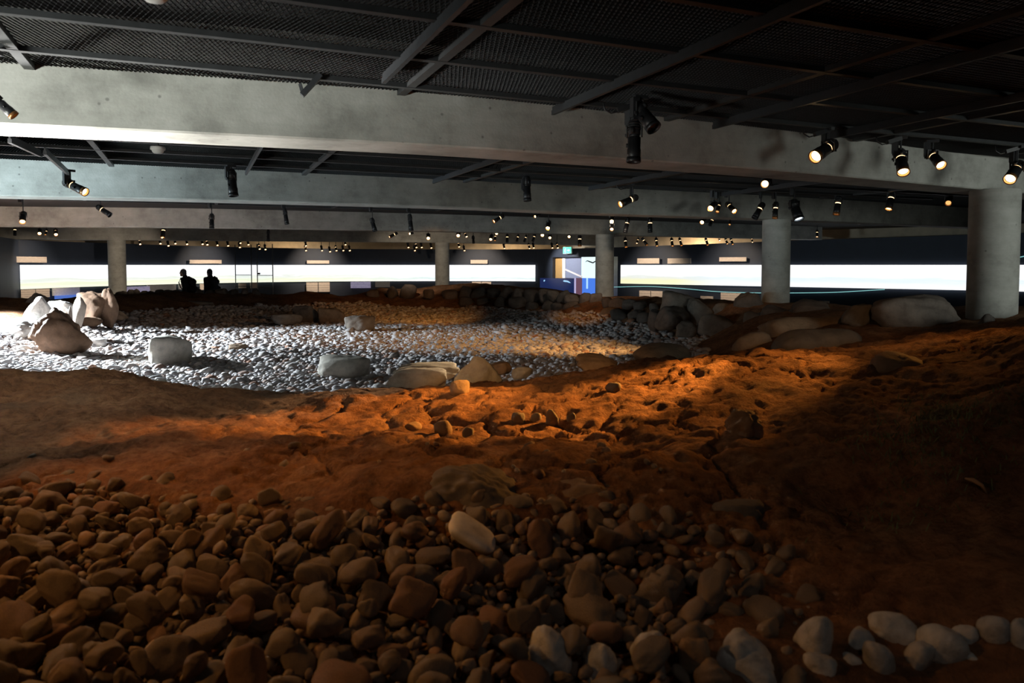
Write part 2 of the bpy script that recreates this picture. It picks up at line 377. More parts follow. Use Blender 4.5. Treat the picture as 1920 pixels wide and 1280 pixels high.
gx = graded([(-15.5, -9, .14), (-9, -4.2, .06), (-4.2, 4.6, .022), (4.6, 8, .05), (8, 11.5, .14)])
gy = graded([(0.7, 1.8, .04), (1.8, 6.6, .022), (6.6, 9, .045), (9, 16, .07), (16, 29, .11)])
GX, GY = np.meshgrid(gx, gy)
GZ = height(GX, GY)
nx, ny = len(gx), len(gy)
idx = np.arange(nx*ny).reshape(ny, nx)
T = np.stack([idx[:-1, :-1], idx[:-1, 1:], idx[1:, 1:], idx[1:, :-1]], -1).reshape(-1, 4)
ground = link('earth_ground', mesh_np('earth_ground', np.stack([GX.ravel(), GY.ravel(), GZ.ravel()], -1), T), M['earth'])
tag(ground, 'cracked reddish brown earth of the excavated turf house', 'ground', kind='structure')
def hit(px, py, y0=1.4, y1=28):          # where the sight line meets the terrain
    d = ray(px, py); ys = np.arange(y0, y1, 0.03); t = ys/d.y
    z = E + d.z*t; h = height(d.x*t, ys, True) + 0.085*pit(d.x*t, ys)
    k = np.argmax(z < h) if (z < h).any() else len(ys)-1
    return Vector((d.x*t[k], ys[k], h[k]))
def hz(x, y): return float(height(np.array([x]), np.array([y]))[0])

# ------------------------------------------------------------------ room shell
CEIL = E + 1.17; BEAMZ = E + 0.829
MB().box((0, 12, -0.06), (40, 54, 0.12)).build('floor', M['floor'])['kind'] = 'structure'
ceiling = MB().box((0, 12, CEIL+0.45), (40, 54, 0.2)).build('ceiling', M['slab']); ceiling['kind'] = 'structure'
for nm, c, s in (('wall_left', (-19.6, 12, 1.75), (0.2, 53.6, 3.5)), ('wall_right', (19.6, 12, 1.75), (0.2, 53.6, 3.5)), ('wall_behind', (0, -14.6, 1.75), (39, 0.2, 3.5))):
    MB().box(c, s).build(nm, M['wall'])['kind'] = 'structure'
# far oval wall: centre line as a spline in plan
wp = [(-13.2, 17.0), (-14.4, 21.0), (-15.5, 23.5), (-14.9, 26.6), (-12.6, 31.6), (-9.0, 34.6), (-4.0, 35.6), (1.1, 35.0), (4.6, 30.9), (9.0, 26.8), (13.8, 22.5), (16.5, 18.5), (18.0, 13.0)]
def spline(pts, n):
    out = []
    P_ = [np.array(p, float) for p in pts]; P_ = [2*P_[0]-P_[1]] + P_ + [2*P_[-1]-P_[-2]]
    for i in range(1, len(P_)-2):
        p0, p1, p2, p3 = P_[i-1:i+3]
        for k in range(n):
            t = k/n
            out.append(0.5*((2*p1)+(-p0+p2)*t+(2*p0-5*p1+4*p2-p3)*t*t+(-p0+3*p1-3*p2+p3)*t**3))
    out.append(P_[-2]); return np.array(out)
WC = spline(wp[2:], 14); WC = np.vstack([np.array(wp[:2]), WC])
def wall_px(px):                         # (x, y, tangent) of the far wall on a pixel column
    r = (px-960)/F
    for i in range(len(WC)-1):
        a, b = WC[i], WC[i+1]; fa = a[0]-r*a[1]; fb = b[0]-r*b[1]
        if i >= 2 and fa <= 0 < fb:
            t = fa/(fa-fb); p = a+(b-a)*t; d = (b-a)/np.linalg.norm(b-a); return p, d
    return WC[-1], np.array([0.5, -0.8])
def strip(pts, off, z0, z1, thick):      # extruded wall following plan points, pushed towards the room by off
    m = MB(); pts = np.array(pts); k = len(pts)
    tg = np.gradient(pts, axis=0); tg /= np.linalg.norm(tg, axis=1)[:, None]
    nr = np.stack([tg[:, 1], -tg[:, 0]], 1)           # towards the room
    a = pts + nr*off; b = pts + nr*(off-thick)
    for i in range(k):
        zz1 = z1[i] if hasattr(z1, '__len__') else z1; zz0 = z0[i] if hasattr(z0, '__len__') else z0
        m.v += [(*a[i], zz0), (*a[i], zz1), (*b[i], zz1), (*b[i], zz0)]
    for i in range(k-1):
        n = i*4
        for q in range(4): m.f.append((n+q, n+(q+1) % 4, n+4+(q+1) % 4, n+4+q))
    m.f.append((3, 2, 1, 0)); m.f.append(tuple(4*(k-1)+q for q in range(4)))
    return m
def between(px0, px1, n=40):
    return np.array([wall_px(px0+(px1-px0)*i/(n-1))[0] for i in range(n)])
def ztop(pts):
    pxs = 960+F*pts[:, 0]/pts[:, 1]
    return E + np.interp(pxs, [0, 250, 700, 1150, 1480, 1820, 2000], [.80, .80, .76, .74, .86, .92, .92])
lw = np.vstack([WC[:3], between(38, 1036, 70)[1:]])
strip(lw, 0, 0.0, ztop(lw), 0.18).build('wall_far_left', M['navy'], smooth=False)['kind'] = 'structure'
rw = np.vstack([between(1158, 1900, 60), WC[-14:]])
rw = rw[np.argsort(rw[:, 0])]
strip(rw, 0, 0.0, ztop(rw), 0.18).build('wall_far_right', M['navy'])['kind'] = 'structure'
lint = between(1034, 1160, 10)
strip(lint, 0, E+0.36, ztop(lint), 0.18).build('wall_far_lintel', M['navy'])['kind'] = 'structure'
ow = WC.copy(); c0 = np.array([0, 18.0]); ow = c0 + (ow-c0)*1.09
strip(ow, 0, 0.0, CEIL+0.35, 0.2).build('wall_outer', M['beige'])['kind'] = 'structure'

# backlit panorama print
def mat_panorama(name, right):
    m, nt, p = new_mat(name)
    tc = N(nt, 'ShaderNodeTexCoord'); s = N(nt, 'ShaderNodeSeparateXYZ'); nt.links.new(tc.outputs['Object'], s.inputs[0])
    z = N(nt, 'ShaderNodeMapRange'); nt.links.new(s.outputs[2], z.inputs[0]); z.inputs[1].default_value = E-.755; z.inputs[2].default_value = E
    mp = N(nt, 'ShaderNodeMapping'); mp.inputs['Scale'].default_value = (0.5, 0.15, 5); nt.links.new(tc.outputs['Object'], mp.inputs['Vector'])
    n = N(nt, 'ShaderNodeTexNoise', Scale=2.2, Detail=6, Roughness=0.62); nt.links.new(mp.outputs[0], n.inputs['Vector'])
    ma = N(nt, 'ShaderNodeMath', operation='MULTIPLY_ADD'); nt.links.new(n.outputs[0], ma.inputs[0]); ma.inputs[1].default_value = 0.45; nt.links.new(z.outputs[0], ma.inputs[2])
    if right:
        land = ramp(nt, ma.outputs[0], [(0.0, (1, 1, .99)), (0.36, (.96, .99, 1)), (0.58, (.80, .90, .96)), (0.66, (.86, .95, 1)), (0.70, (.99, 1, 1)), (1.0, (1, 1, 1))])
        grass = ramp(nt, ma.outputs[0], [(0.0, (1, .98, .72)), (0.40, (.92, .9, .55)), (0.60, (.8, .84, .8)), (0.70, (1, 1, 1))])
        x = N(nt, 'ShaderNodeMapRange'); nt.links.new(s.outputs[0], x.inputs[0]); x.inputs[1].default_value = 6.3; x.inputs[2].default_value = 7.8
        c = mix(nt, x.outputs[0], grass, land)
    else:
        grass = ramp(nt, ma.outputs[0], [(0.05, (.80, .86, .45)), (0.26, (1, 1, .80)), (0.40, (.86, .90, .66)), (0.50, (.96, .98, .9)), (0.58, (.80, .85, .76)), (0.64, (1, 1, 1))])
        sea = ramp(nt, ma.outputs[0], [(0.05, (.95, .98, .9)), (0.3, (1, 1, 1)), (0.40, (.72, .86, .84)), (0.46, (.93, .98, 1)), (0.56, (1, 1, 1))])
        x = N(nt, 'ShaderNodeMapRange'); nt.links.new(s.outputs[0], x.inputs[0]); x.inputs[1].default_value = -9; x.inputs[2].default_value = -4
        c = mix(nt, x.outputs[0], grass, sea)
    p.inputs['Base Color'].default_value = (0.02, 0.02, 0.02, 1); p.inputs['Roughness'].default_value = 0.4
    nt.links.new(c, p.inputs['Emission Color']); p.inputs['Emission Strength'].default_value = 1.06
    return m
pl = between(37, 1004, 60); pr_ = between(1166, 2000, 60)
o = strip(pl, 0.09, E-.755, E+0.01, 0.07).build('backlit_panorama', mat_panorama('panorama_meadow', False))
tag(o, 'long glowing landscape panorama with pale meadow along the left of the far wall', 'backlit panel')
o = strip(pr_, 0.09, E-.755, E+0.01, 0.07).build('backlit_panorama', mat_panorama('panorama_shore', True))
tag(o, 'long glowing landscape panorama with pale sea and sky on the right of the far wall', 'backlit panel')

# ------------------------------------------------------------------ concrete beams (plan lines from their lower front edges)
def beam(pts, depth_th, z1, label, ext=(3, 3)):
    w_ = []
    for px, py in pts:
        d = ray(px, py); t = (BEAMZ-E)/d.z; w_.append((d.x*t, d.y*t))
    w_ = [np.array(p) for p in w_]
    a = w_[0] + (w_[0]-w_[1])/np.linalg.norm(w_[0]-w_[1])*ext[0]; b = w_[-1] + (w_[-1]-w_[-2])/np.linalg.norm(w_[-1]-w_[-2])*ext[1]
    cu = spline([a]+w_+[b], 8)
    o = strip(cu, 0, BEAMZ, z1, depth_th).build('concrete_beam', M['concrete'])
    md = o.modifiers.new('bevel', 'BEVEL'); md.width = 0.012; md.segments = 1; md.limit_method = 'ANGLE'
    tag(o, label, 'beam', 'concrete ceiling beams', 'structure')
    return cu
TOPZ = CEIL + 0.36
bA = beam([(0, 233), (400, 252), (840, 275), (1120, 295), (1480, 322), (1820, 353)], 0.46, TOPZ, 'nearest thick grey concrete beam crossing the whole ceiling', (3.5, 4))
bB = beam([(0, 367), (400, 375), (840, 388), (1120, 400), (1480, 412), (1820, 426)], 0.46, TOPZ, 'second concrete beam from the camera, bluish at its left end', (4, 2))
bC = beam([(0, 424), (400, 427), (840, 434), (1120, 440), (1480, 448)], 0.46, TOPZ, 'third concrete beam from the camera, resting on the narrow middle column', (4, 1.5))
bD = beam([(0, 448.5), (400, 451), (840, 455), (1115, 460)], 0.46, TOPZ, 'farthest dark concrete beam in front of the navy wall', (3, 0.5))

# ------------------------------------------------------------------ columns
def column(x, y, r, label):
    z0 = hz(x, y)-0.3; m = MB()
    m.lathe([(r*0.9, z0), (r, z0), (r, BEAMZ-0.012), (r*0.985, BEAMZ), (r*0.5, BEAMZ)], 40, c=(0, 0, 0))
    o = m.build('concrete_column', M['concrete'], smooth=True, loc=(x, y, 0))
    md = o.modifiers.new('edge', 'EDGE_SPLIT'); md.split_angle = 0.7
    tag(o, label, 'column', 'round concrete columns', 'structure')
def colpx(px0, px1, Y): return ((px0+px1)/2-960)/F*Y, Y, (px1-px0)/2*Y/F*0.985
column(*colpx(1818, 1903, 8.35), 'thick round concrete column at the right edge beside the huge dark boulder')
column(*colpx(1428.5, 1480, 13.75), 'round concrete column rising behind the cluster of boulders')
column(*colpx(1116, 1151, 20.3), 'round concrete column beside the blue display and doorway')
column(*colpx(816, 843, 27.6), 'farthest thin concrete column in the middle of the bright panorama')
column(*colpx(205, 236, 24.9), 'round concrete column at the left beside the two visitors')

# ------------------------------------------------------------------ expanded metal ceiling panels and frame bars
TH = math.radians(23.0); UX = np.array([math.cos(TH), math.sin(TH)]); VX = np.array([-math.sin(TH), math.cos(TH)])
def uv(u, v, z): p = UX*u+VX*v; return (p[0], p[1], z)
def expanded(nu, su, nv, sv):
    V, Fq = [], []
    for j in range(nv):
        for i in range(2*nu+1):
            u = i*su/2; s = 1 if (i+j) % 2 else -1
            yc = (j+0.5)*sv + s*sv*0.46
            V.append((u, yc-0.006, -0.005)); V.append((u, yc+0.006, 0.005))
        n = j*(2*nu+1)*2
        for i in range(2*nu): Fq.append((n+2*i, n+2*i+2, n+2*i+3, n+2*i+1))
    return mesh_from('mesh_panel', V, Fq)
PU, PV = 2.2, 0.68
pm = expanded(84, PU/84, 17, PV/17); pm.materials.append(M['mesh_metal'])
def clear_of_beam(u, v):
    x, y, _ = uv(u, v, 0)
    for cu in (bA, bB, bC):
        yb = np.interp(x, cu[:, 0], cu[:, 1])
        if yb-0.05 < y < yb+0.5: return False
    return True
inv = Matrix.Translation((0, 0, 0))
for bay, (v0, rows, u0, cols) in enumerate((((4.82-PV*5), 6, -.88-PU*3, 8), (5.9, 6, -.88-PU*5, 11))):
    for r in range(rows):
        for c in range(cols):
            u, v = u0+c*PU, v0+r*PV
            x, y, _ = uv(u+PU/2, v+PV/2, 0)
            if y < 0.4 or x < -13 or (bay == 0 and y > np.interp(x, bA[:, 0], bA[:, 1])+0.5) or (bay == 1 and (y < np.interp(x, bA[:, 0], bA[:, 1])+0.3 or y > np.interp(x, bB[:, 0], bB[:, 1])+0.4)): continue
            o = link('mesh_panel', pm, None, ceiling, uv(u, v, CEIL+0.02), (0, 0, TH))
def bars(us, v0, v1, z, wd, ht, nm):
    me = MB().bar((0, 0, 0), (v1-v0, 0, 0), wd, ht).mesh(nm); me.materials.append(M['frame_metal'])
    for u in us: link(nm, me, None, ceiling, uv(u, v0, z), (0, 0, TH+math.pi/2))
def bars_u(vs, u0, u1, z, wd, ht, nm):
    me = MB().bar((0, 0, 0), (u1-u0, 0, 0), wd, ht).mesh(nm); me.materials.append(M['frame_metal'])
    for v in vs: link(nm, me, None, ceiling, uv(u0, v, z), (0, 0, TH))
bars([-.88+PU*k for k in range(-3, 5)], 0.6, 5.25, CEIL+0.005, 0.055, 0.035, 'frame_bar')
bars_u([4.82-PV*k for k in range(0, 5)], -7, 8.4, CEIL+0.0, 0.045, 0.03, 'frame_bar')
bars([-.88+PU*k for k in range(-5, 6)], 5.75, 10.0, CEIL+0.005, 0.055, 0.035, 'frame_bar')
bars_u([5.9+PV*k for k in range(1, 6)], -10, 12, CEIL+0.0, 0.045, 0.03, 'frame_bar')
bars([-4.0+PU*k for k in range(-3, 8)], 10.8, 15.5, CEIL+0.005, 0.055, 0.035, 'frame_bar')
bars_u([11.4+PV*2*k for k in range(0, 4)], -8, 14, CEIL+0.0, 0.05, 0.03, 'frame_bar')
# dark closing deck above the far bays
MB().box((0, 23.5, CEIL+0.1), (38, 25, 0.04)).build('ceiling_far', M['slab'])['kind'] = 'structure'
# lighting tracks: square black rails below the mesh
def track(p0, p1, label, wd=0.026):
    o = MB().bar((0, 0, 0), Vector(p1)-Vector(p0), wd, 0.032).bar(Vector((0, 0, 0.02)), Vector(p1)-Vector(p0)+Vector((0, 0, 0.02)), wd*0.5, 0.05).build('lighting_track', M['darkgrey'], loc=p0)
    tag(o, label, 'lighting track', 'lighting tracks below the mesh ceiling')
TZ = CEIL-0.05
for u, lab in ((1.08, 'dark lighting track running away at the top centre of the mesh ceiling'), (2.45, 'thin lighting track ending above the pair of unlit black spotlights'),
               (3.9, 'long lighting track crossing the dark ceiling at the upper right'), (5.15, 'short lighting track above the lit spotlights by the right column')):
    track(uv(u, 0.8, TZ), uv(u, 5.0 if u > 2 else 4.55, TZ), lab)
track(at(18, 264, 5.6), at(76, 291, 6.8), 'grey lighting track stub under the left end of the nearest beam')
track(at(84, 286, 6.3), at(130, 328, 8.3), 'slanted grey lighting track carrying the left spotlight below the beam')
for u in (0.6, 3.0, 5.4, 7.8):
    track(uv(u, 5.8 if u < 7 else 6.8, TZ), uv(u, 9.8, TZ), {0.6: 'lighting track in the second bay holding the dark grey spotlight', 3.0: 'lighting track in the second bay right of the middle', 5.4: 'lighting track above the cluster of lit lamps by the second column', 7.8: 'lighting track in the second bay nearest the right column'}[u])

# ------------------------------------------------------------------ track spotlights
def lathe_mesh(name, prof, mat, seg=20, extra=None):
    m = MB().lathe(prof, seg)
    if extra: extra(m)
    me = m.mesh(name, True); me.materials.append(mat); return me
def fins(m):
    for z in (0.0, -0.02, -0.04): m.lathe([(0.044, z), (0.052, z), (0.052, z-0.007), (0.044, z-0.007)], 20)
    m.box((0.0, 0.052, -0.06), (0.02, 0.016, 0.05))
LM = {
 'body': lathe_mesh('lamp_body', [(0.0, 0.03), (0.034, 0.03), (0.045, 0.018), (0.045, -0.085), (0.038, -0.09)], M['black'], extra=fins),
 'barrel': lathe_mesh('barrel', [(0.038, -0.104), (0.048, -0.108), (0.048, -0.2), (0.052, -0.205), (0.052, -0.27), (0.048, -0.275), (0.0, -0.275)], M['black'], extra=lambda m: m.box((0.052, 0, -0.17), (0.014, 0.014, 0.03))),
 'vent': {k: lathe_mesh('vent_slit', [(0.039, -0.088), (0.041, -0.09), (0.041, -0.104), (0.039, -0.106)], mt) for k, mt in (('on', M['slit_on']), ('off', M['black']))},
 'lens': {k: lathe_mesh('lens', [(0.0, -0.288), (0.02, -0.286), (0.036, -0.280), (0.044, -0.272)], mt) for k, mt in (('on', M['lens_on']), ('off', M['lens_off']), ('dim', M['lens_dim']), ('cold', M['lens_cold']))},
 'ring': {k: lathe_mesh('front_ring', [(0.045, -0.268), (0.054, -0.268), (0.055, -0.305), (0.050, -0.308), (0.046, -0.296), (0.045, -0.268)], mt) for k, mt in (('on', M['glow_ring']), ('off', M['black']))},
}
_m = MB(); _m.box((0, 0, -0.012), (0.034, 0.10, 0.024)); _m.box((0, -0.045, -0.085), (0.045, 0.05, 0.13)); _m.box((0, -0.045, -0.158), (0.036, 0.04, 0.016))
LM['adapter'] = _m.mesh('track_adapter'); LM['adapter'].materials.append(M['darkgrey'])
_m = MB(); _m.lathe([(0.0, 0.0), (0.009, 0.0), (0.009, -1.0), (0.0, -1.0)], 8)
LM['stem'] = _m.mesh('stem'); LM['stem'].materials.append(M['darkgrey'])
_m = MB(); _m.box((-0.056, 0, 0.005), (0.008, 0.028, 0.09)); _m.box((0.056, 0, 0.005), (0.008, 0.028, 0.09)); _m.box((0, 0, 0.052), (0.12, 0.028, 0.008)); _m.box((0.064, 0, -0.02), (0.014, 0.02, 0.02))
LM['yoke'] = _m.mesh('yoke'); LM['yoke'].materials.append(M['black'])
def lamp(rear, front, Y, toward, lens, slit, label, group=None, fat=1.0, cable=False, top=None, adapter=True):
    a = at(*rear, Y); b = at(*front, Y-toward); d = b-a; s = max(d.length/0.30, 0.45)
    top = (CEIL-0.03 if Y < 10.8 else CEIL+.08) if top is None else top
    piv = a + d*0.22
    root = empty('track_spotlight', (piv.x, piv.y, top)); tag(root, label, 'spotlight', group)
    rot = d.to_track_quat('-Z', 'Y').to_euler()
    off = a-Vector(root.location)
    body = link('lamp_body', LM['body'], None, root, off, rot); body.scale = (s*fat, s*fat, s)
    for nm, me in (('barrel', LM['barrel']), ('vent_slit', LM['vent']['on' if slit else 'off']), ('front_ring', LM['ring']['on' if lens in ('on', 'dim') else 'off']), ('lens', LM['lens'][lens])):
        link(nm, me, None, body)
    yaw = math.atan2(d.y, d.x)-math.pi/2
    yk = link('yoke', LM['yoke'], None, root, (0, 0, piv.z-top), (0, 0, yaw)); yk.scale = (s*fat,)*3
    st = link('stem', LM['stem'], None, root, (0, 0, 0)); st.scale = (1, 1, max(top-piv.z-0.05*s*fat, 0.02))
    if adapter: link('track_adapter', LM['adapter'], None, root, (0, 0, 0), (0, 0, yaw+1.2))
    if cable:
        x0 = -0.22
        MB().tube([(x0*1.0, 0, 0.0), (x0*0.95, 0, -0.05), (x0*0.75, 0, -0.075), (x0*0.45, 0, -0.06), (x0*0.15, 0, -0.03), (0, 0, -0.03)], 0.006, 6).build('cable', M['black'], root, True)
        MB().bar((x0*0.55, 0, -0.055), (0, 0, -0.02), 0.05, 0.035).build('driver_box', M['black'], root)
    return root, a, b
def shine(L, target, energy, color, angle, blend=0.7, size=0.05):
    root, a, b = L
    d = (b-a).normalized(); p = b + d*0.05
    o = light('SPOT', 'spot_beam', p, target, energy, color, size, angle, blend)
    o.parent = root; o.location = p-Vector(root.location)
    return o
NEAR = 'track spotlights'
lamp((1190, 232), (1188, 303), 5.3, 0.02, 'off', False, 'unlit black spotlight hanging straight down before the nearest beam', NEAR, 1.05, True)
lamp((1194, 199), (1226, 240), 5.1, 0.10, 'off', False, 'unlit black spotlight slanting right, beside the one hanging straight down', NEAR, 1.35)
L3 = lamp((1561, 271), (1528, 294), 6.3, 0.14, 'on', True, 'lit spotlight lying sideways with lens to the left, first before the beam at right', NEAR, 1.15, True)
L4 = lamp((1687, 286), (1694, 323), 6.7, 0.16, 'on', True, 'lit spotlight pointing almost straight down, second before the beam at right', NEAR, 1.15, True)
L5 = lamp((1744, 286), (1765, 310), 6.9, 0.18, 'on', True, 'lit spotlight slanting right, third before the beam at right', NEAR, 1.15)
L6 = lamp((1911, 309), (1893, 336), 7.25, 0.15, 'on', True, 'lit spotlight over the thick column at the right edge', NEAR, 1.1, True)
L7 = lamp((-14, 180), (8, 200), 4.0, -0.02, 'dim', False, 'spotlight with painted copper rim glow cut by the left edge before the nearest beam', NEAR, 1.1)
lamp((433, 322), (438, 367), 8.6, 0.02, 'off', False, 'unlit black spotlight hanging before the second beam at left', NEAR, 1.1)
lamp((987, 334), (989, 376), 9.8, 0.02, 'off', False, 'unlit dark grey spotlight hanging before the second beam in the middle', NEAR, 1.0)
L11 = lamp((124, 342), (160, 360), 8.2, 0.06, 'on', True, 'slanted lit spotlight at the end of the slanted left track', NEAR, 1.0, False, at(128, 318, 8.2).z)
L12 = lamp((1192, 370), (1163, 383), 10.6, 0.12, 'on', True, 'lit spotlight lying sideways before the second beam right of the middle', NEAR, 1.0, True)
lamp((1440, 338), (1434, 345), 9.3, 0.24, 'on', False, 'lit spotlight facing the camera just under the nearest beam', NEAR, 1.0)
G2 = lamp((1341, 380), (1332, 391), 12.0, 0.2, 'on', False, 'brightest lit spotlight in the cluster left of the second column', NEAR, 1.1, True)
lamp((1349, 381), (1345, 397), 12.2, 0.1, 'dim', True, 'dimly glowing spotlight in the middle of the cluster by the second column', NEAR, 1.0)
G3 = lamp((1364, 382), (1377, 396), 12.1, 0.18, 'on', True, 'lit spotlight slanting right in the cluster by the second column', NEAR, 1.1)
lamp((1430, 383), (1415, 409), 12.2, 0.03, 'off', True, 'black spotlight slanting left with bright slit beside the second column head', NEAR, 1.1, True)
lamp((1455, 381), (1453, 409), 12.3, 0.04, 'dim', True, 'black spotlight with bright slit straight before the second column head', NEAR, 1.0)
LC = lamp((1487, 379), (1498, 411), 11.6, 0.12, 'cold', False, 'large black floodlight with cold white lens right of the second column head', NEAR, 1.5)
G4 = lamp((1573, 371), (1568, 402), 12.5, 0.04, 'dim', True, 'first spotlight hanging right of the cold white floodlight', NEAR, 1.1)
G5 = lamp((1673, 362), (1666, 392), 12.0, 0.08, 'on', True, 'second spotlight hanging right of the cold white floodlight', NEAR, 1.1)
lamp((1780, 370), (1778, 381), 12.5, 0.2, 'dim', False, 'last small spotlight before the thick right column, facing the camera', NEAR, 1.1)
MID = 'spotlights of the middle bays'
lamp((184, 388), (206, 403), 12.2, 0.02, 'off', True, 'slanted spotlight with bright slit hanging before the third beam at left', MID, 1.1)
lamp((44, 400), (42, 416), 13.0, 0.18, 'on', False, 'lit spotlight on a stem near the left edge before the third beam', MID, 1.1)
lamp((397, 403), (397, 428), 14.2, 0.02, 'off', False, 'unlit black spotlight with cable before the third beam above the visitors', MID, 1.0, True)
lamp((534, 394), (538, 420), 14.4, 0.02, 'off', False, 'unlit slim spotlight before the third beam, first right of the visitors', MID, 0.9)
lamp((697, 411), (703, 433), 15.2, 0.03, 'off', False, 'unlit spotlight with bent mount before the third beam', MID, 1.1)
lamp((768, 404), (771, 432), 15.4, 0.02, 'off', False, 'unlit long spotlight before the third beam near the thin far column', MID, 0.9)
L27 = lamp((943, 405), (926, 415), 15.3, 0.1, 'on', True, 'lit spotlight lying sideways before the third beam in the middle', MID, 1.0)
lamp((1012, 402), (1003, 406), 15.4, 0.12, 'on', False, 'small lit spotlight tucked under the second beam in the middle', MID, 1.0)
L29 = lamp((1029, 416), (1027, 428), 15.6, 0.2, 'on', False, 'bright spotlight facing the camera before the third beam in the middle', MID, 1.1)
LS = lamp((1148, 404), (1147, 415), 16.6, 0.2, 'on', True, 'upper of two lit spotlights above the middle column', MID, 1.1)
lamp((1148, 420), (1147, 430), 17.4, 0.2, 'on', False, 'lower of two lit spotlights above the middle column', MID, 1.0)
lamp((1178, 410), (1172, 435), 17.5, 0.03, 'off', True, 'slim slanting spotlight right of the middle column, bright slit', MID, 1.0)
lamp((1219, 410), (1219, 435), 17.4, 0.03, 'off', True, 'slim straight spotlight right of the middle column, bright slit', MID, 1.0)
lamp((1322, 410), (1316, 417), 16.8, 0.2, 'on', False, 'lit spotlight low under the second beam below the cluster', MID, 1.1)
lamp((1337, 409), (1331, 422), 16.9, 0.06, 'off', True, 'black spotlight touching the lit one low under the second beam', MID, 1.2)
lamp((1369, 411), (1368, 421), 17.5, 0.1, 'dim', False, 'small dim spotlight left of the second column under the second beam', MID, 1.0)
lamp((28, 426), (28, 441), 19.0, 0.04, 'off', True, 'black spotlight with bright slit nearest the left edge before the farthest beam', MID, 1.0)
lamp((75, 430), (74, 438), 19.2, 0.2, 'on', False, 'left one of two lit spotlights before the farthest beam at left', MID, 1.0)
lamp((88, 431), (85, 440), 19.4, 0.1, 'dim', True, 'dim spotlight between two lit ones before the farthest beam at left', MID, 0.9)
lamp((104, 431), (105, 440), 19.2, 0.18, 'on', True, 'right one of two lit spotlights before the farthest beam at left', MID, 1.0)
LQ = lamp((307, 426), (305, 445), 19.3, 0.08, 'on', True, 'glowing spotlight before the farthest beam, above the wall left of the visitors', MID, 1.2)
lamp((503, 432), (503, 452), 20.5, 0.02, 'off', False, 'unlit thin spotlight before the farthest beam right of the visitors', MID, 0.8)
CEN = 'lamps before the farthest beam'; cnt = {}
for i, (x0, y0, x1, y1, tw, ln, sl) in enumerate(((744, 437, 731, 444, .05, 'on', 1), (774, 437, 768, 438, .15, 'on', 0), (803, 440, 803, 447, .25, 'on', 0), (860, 435, 859, 442, .25, 'on', 0), (871, 436, 875, 444, .1, 'on', 1), (887, 443, 888, 456, .03, 'off', 0),
        (931, 432, 931, 438, .2, 'on', 0), (922, 441, 920, 449, .2, 'on', 0), (929, 440, 928, 451, .08, 'dim', 1), (951, 440, 951, 454, .04, 'off', 1), (972, 441, 969, 452, .05, 'off', 1), (987, 442, 983, 453, .05, 'off', 1), (1003, 440, 999, 452, .06, 'off', 1), (1017, 435, 1017, 441, .25, 'on', 0), (1031, 440, 1031, 446, .2, 'on', 0), (1067, 439, 1067, 444, .2, 'on', 0), (1087, 442, 1087, 461, .04, 'on', 1))):
    lab = {'on': 'lit track lamp in the crowded row before the farthest beam', 'dim': 'dim track lamp in the crowded row before the farthest beam', 'off': 'unlit black track lamp in the crowded row before the farthest beam'}[ln]
    cnt[ln] = cnt.get(ln, 0)+1
    lab = nth(cnt[ln])+' '+lab.replace('lamp', 'lamp from the left')
    if i == 16: lab = 'slim lit lamp hanging above the exit sign'
    if i == 0: lab = 'sideways lit lamp left of the thin far column'
    if i == 2: lab = 'round bright lamp directly left of the thin far column head'
    if i == 3: lab = 'round bright lamp directly right of the thin far column head'
    L_ = lamp((x0, y0), (x1, y1), 21.5, tw, ln, sl, lab, CEN, 1.1, adapter=(i % 2 == 0))
    if i == 0: LR = L_
FAR = 'small lamps above the far wall'
FARX = ((262, 455), (300, 454), (315, 458), (328, 454), (350, 455), (379, 455), (388, 456), (407, 457), (427, 458), (450, 453), (449, 461), (465, 456), (486, 464), (497, 465), (573, 458), (573, 467), (603, 467), (618, 469), (630, 467), (643, 467), (655, 467), (647, 456),
        (765, 461), (777, 467), (780, 461), (790, 461), (808, 462), (860, 460), (870, 467), (945, 463), (992, 463), (1000, 462), (1035, 462), (1045, 462))
for i, (x, y) in enumerate(FARX):
    lamp((x-1, y-6), (x+1, y+3), 29.0 if 400 < x < 1000 else 26.5, 0.12, 'on', i % 3 == 0, nth(1+sorted(FARX).index((x, y)))+' tiny lit lamp from the left in the row above the far left panorama', FAR, 1.0, adapter=False)
FR = 'small lamps above the right panorama'
for i, (x0, y0, x1, y1) in enumerate(((1172, 447, 1174, 463), (1197, 447, 1194, 456), (1204, 447, 1213, 459), (1230, 447, 1232, 461), (1259, 447, 1261, 461), (1274, 447, 1278, 460), (1323, 447, 1327, 459), (1348, 446, 1349, 450), (1360, 447, 1364, 457), (1370, 447, 1374, 458), (1409, 446, 1411, 454), (1532, 432, 1532, 444))):
    lamp((x0, y0), (x1, y1), 23.5, 0.08, 'on', True, nth(i+1)+' slim lamp from the left in the row above the right panorama' if i < 11 else 'lone slim lamp before the third beam right of the second column', FR, 1.0, adapter=False)

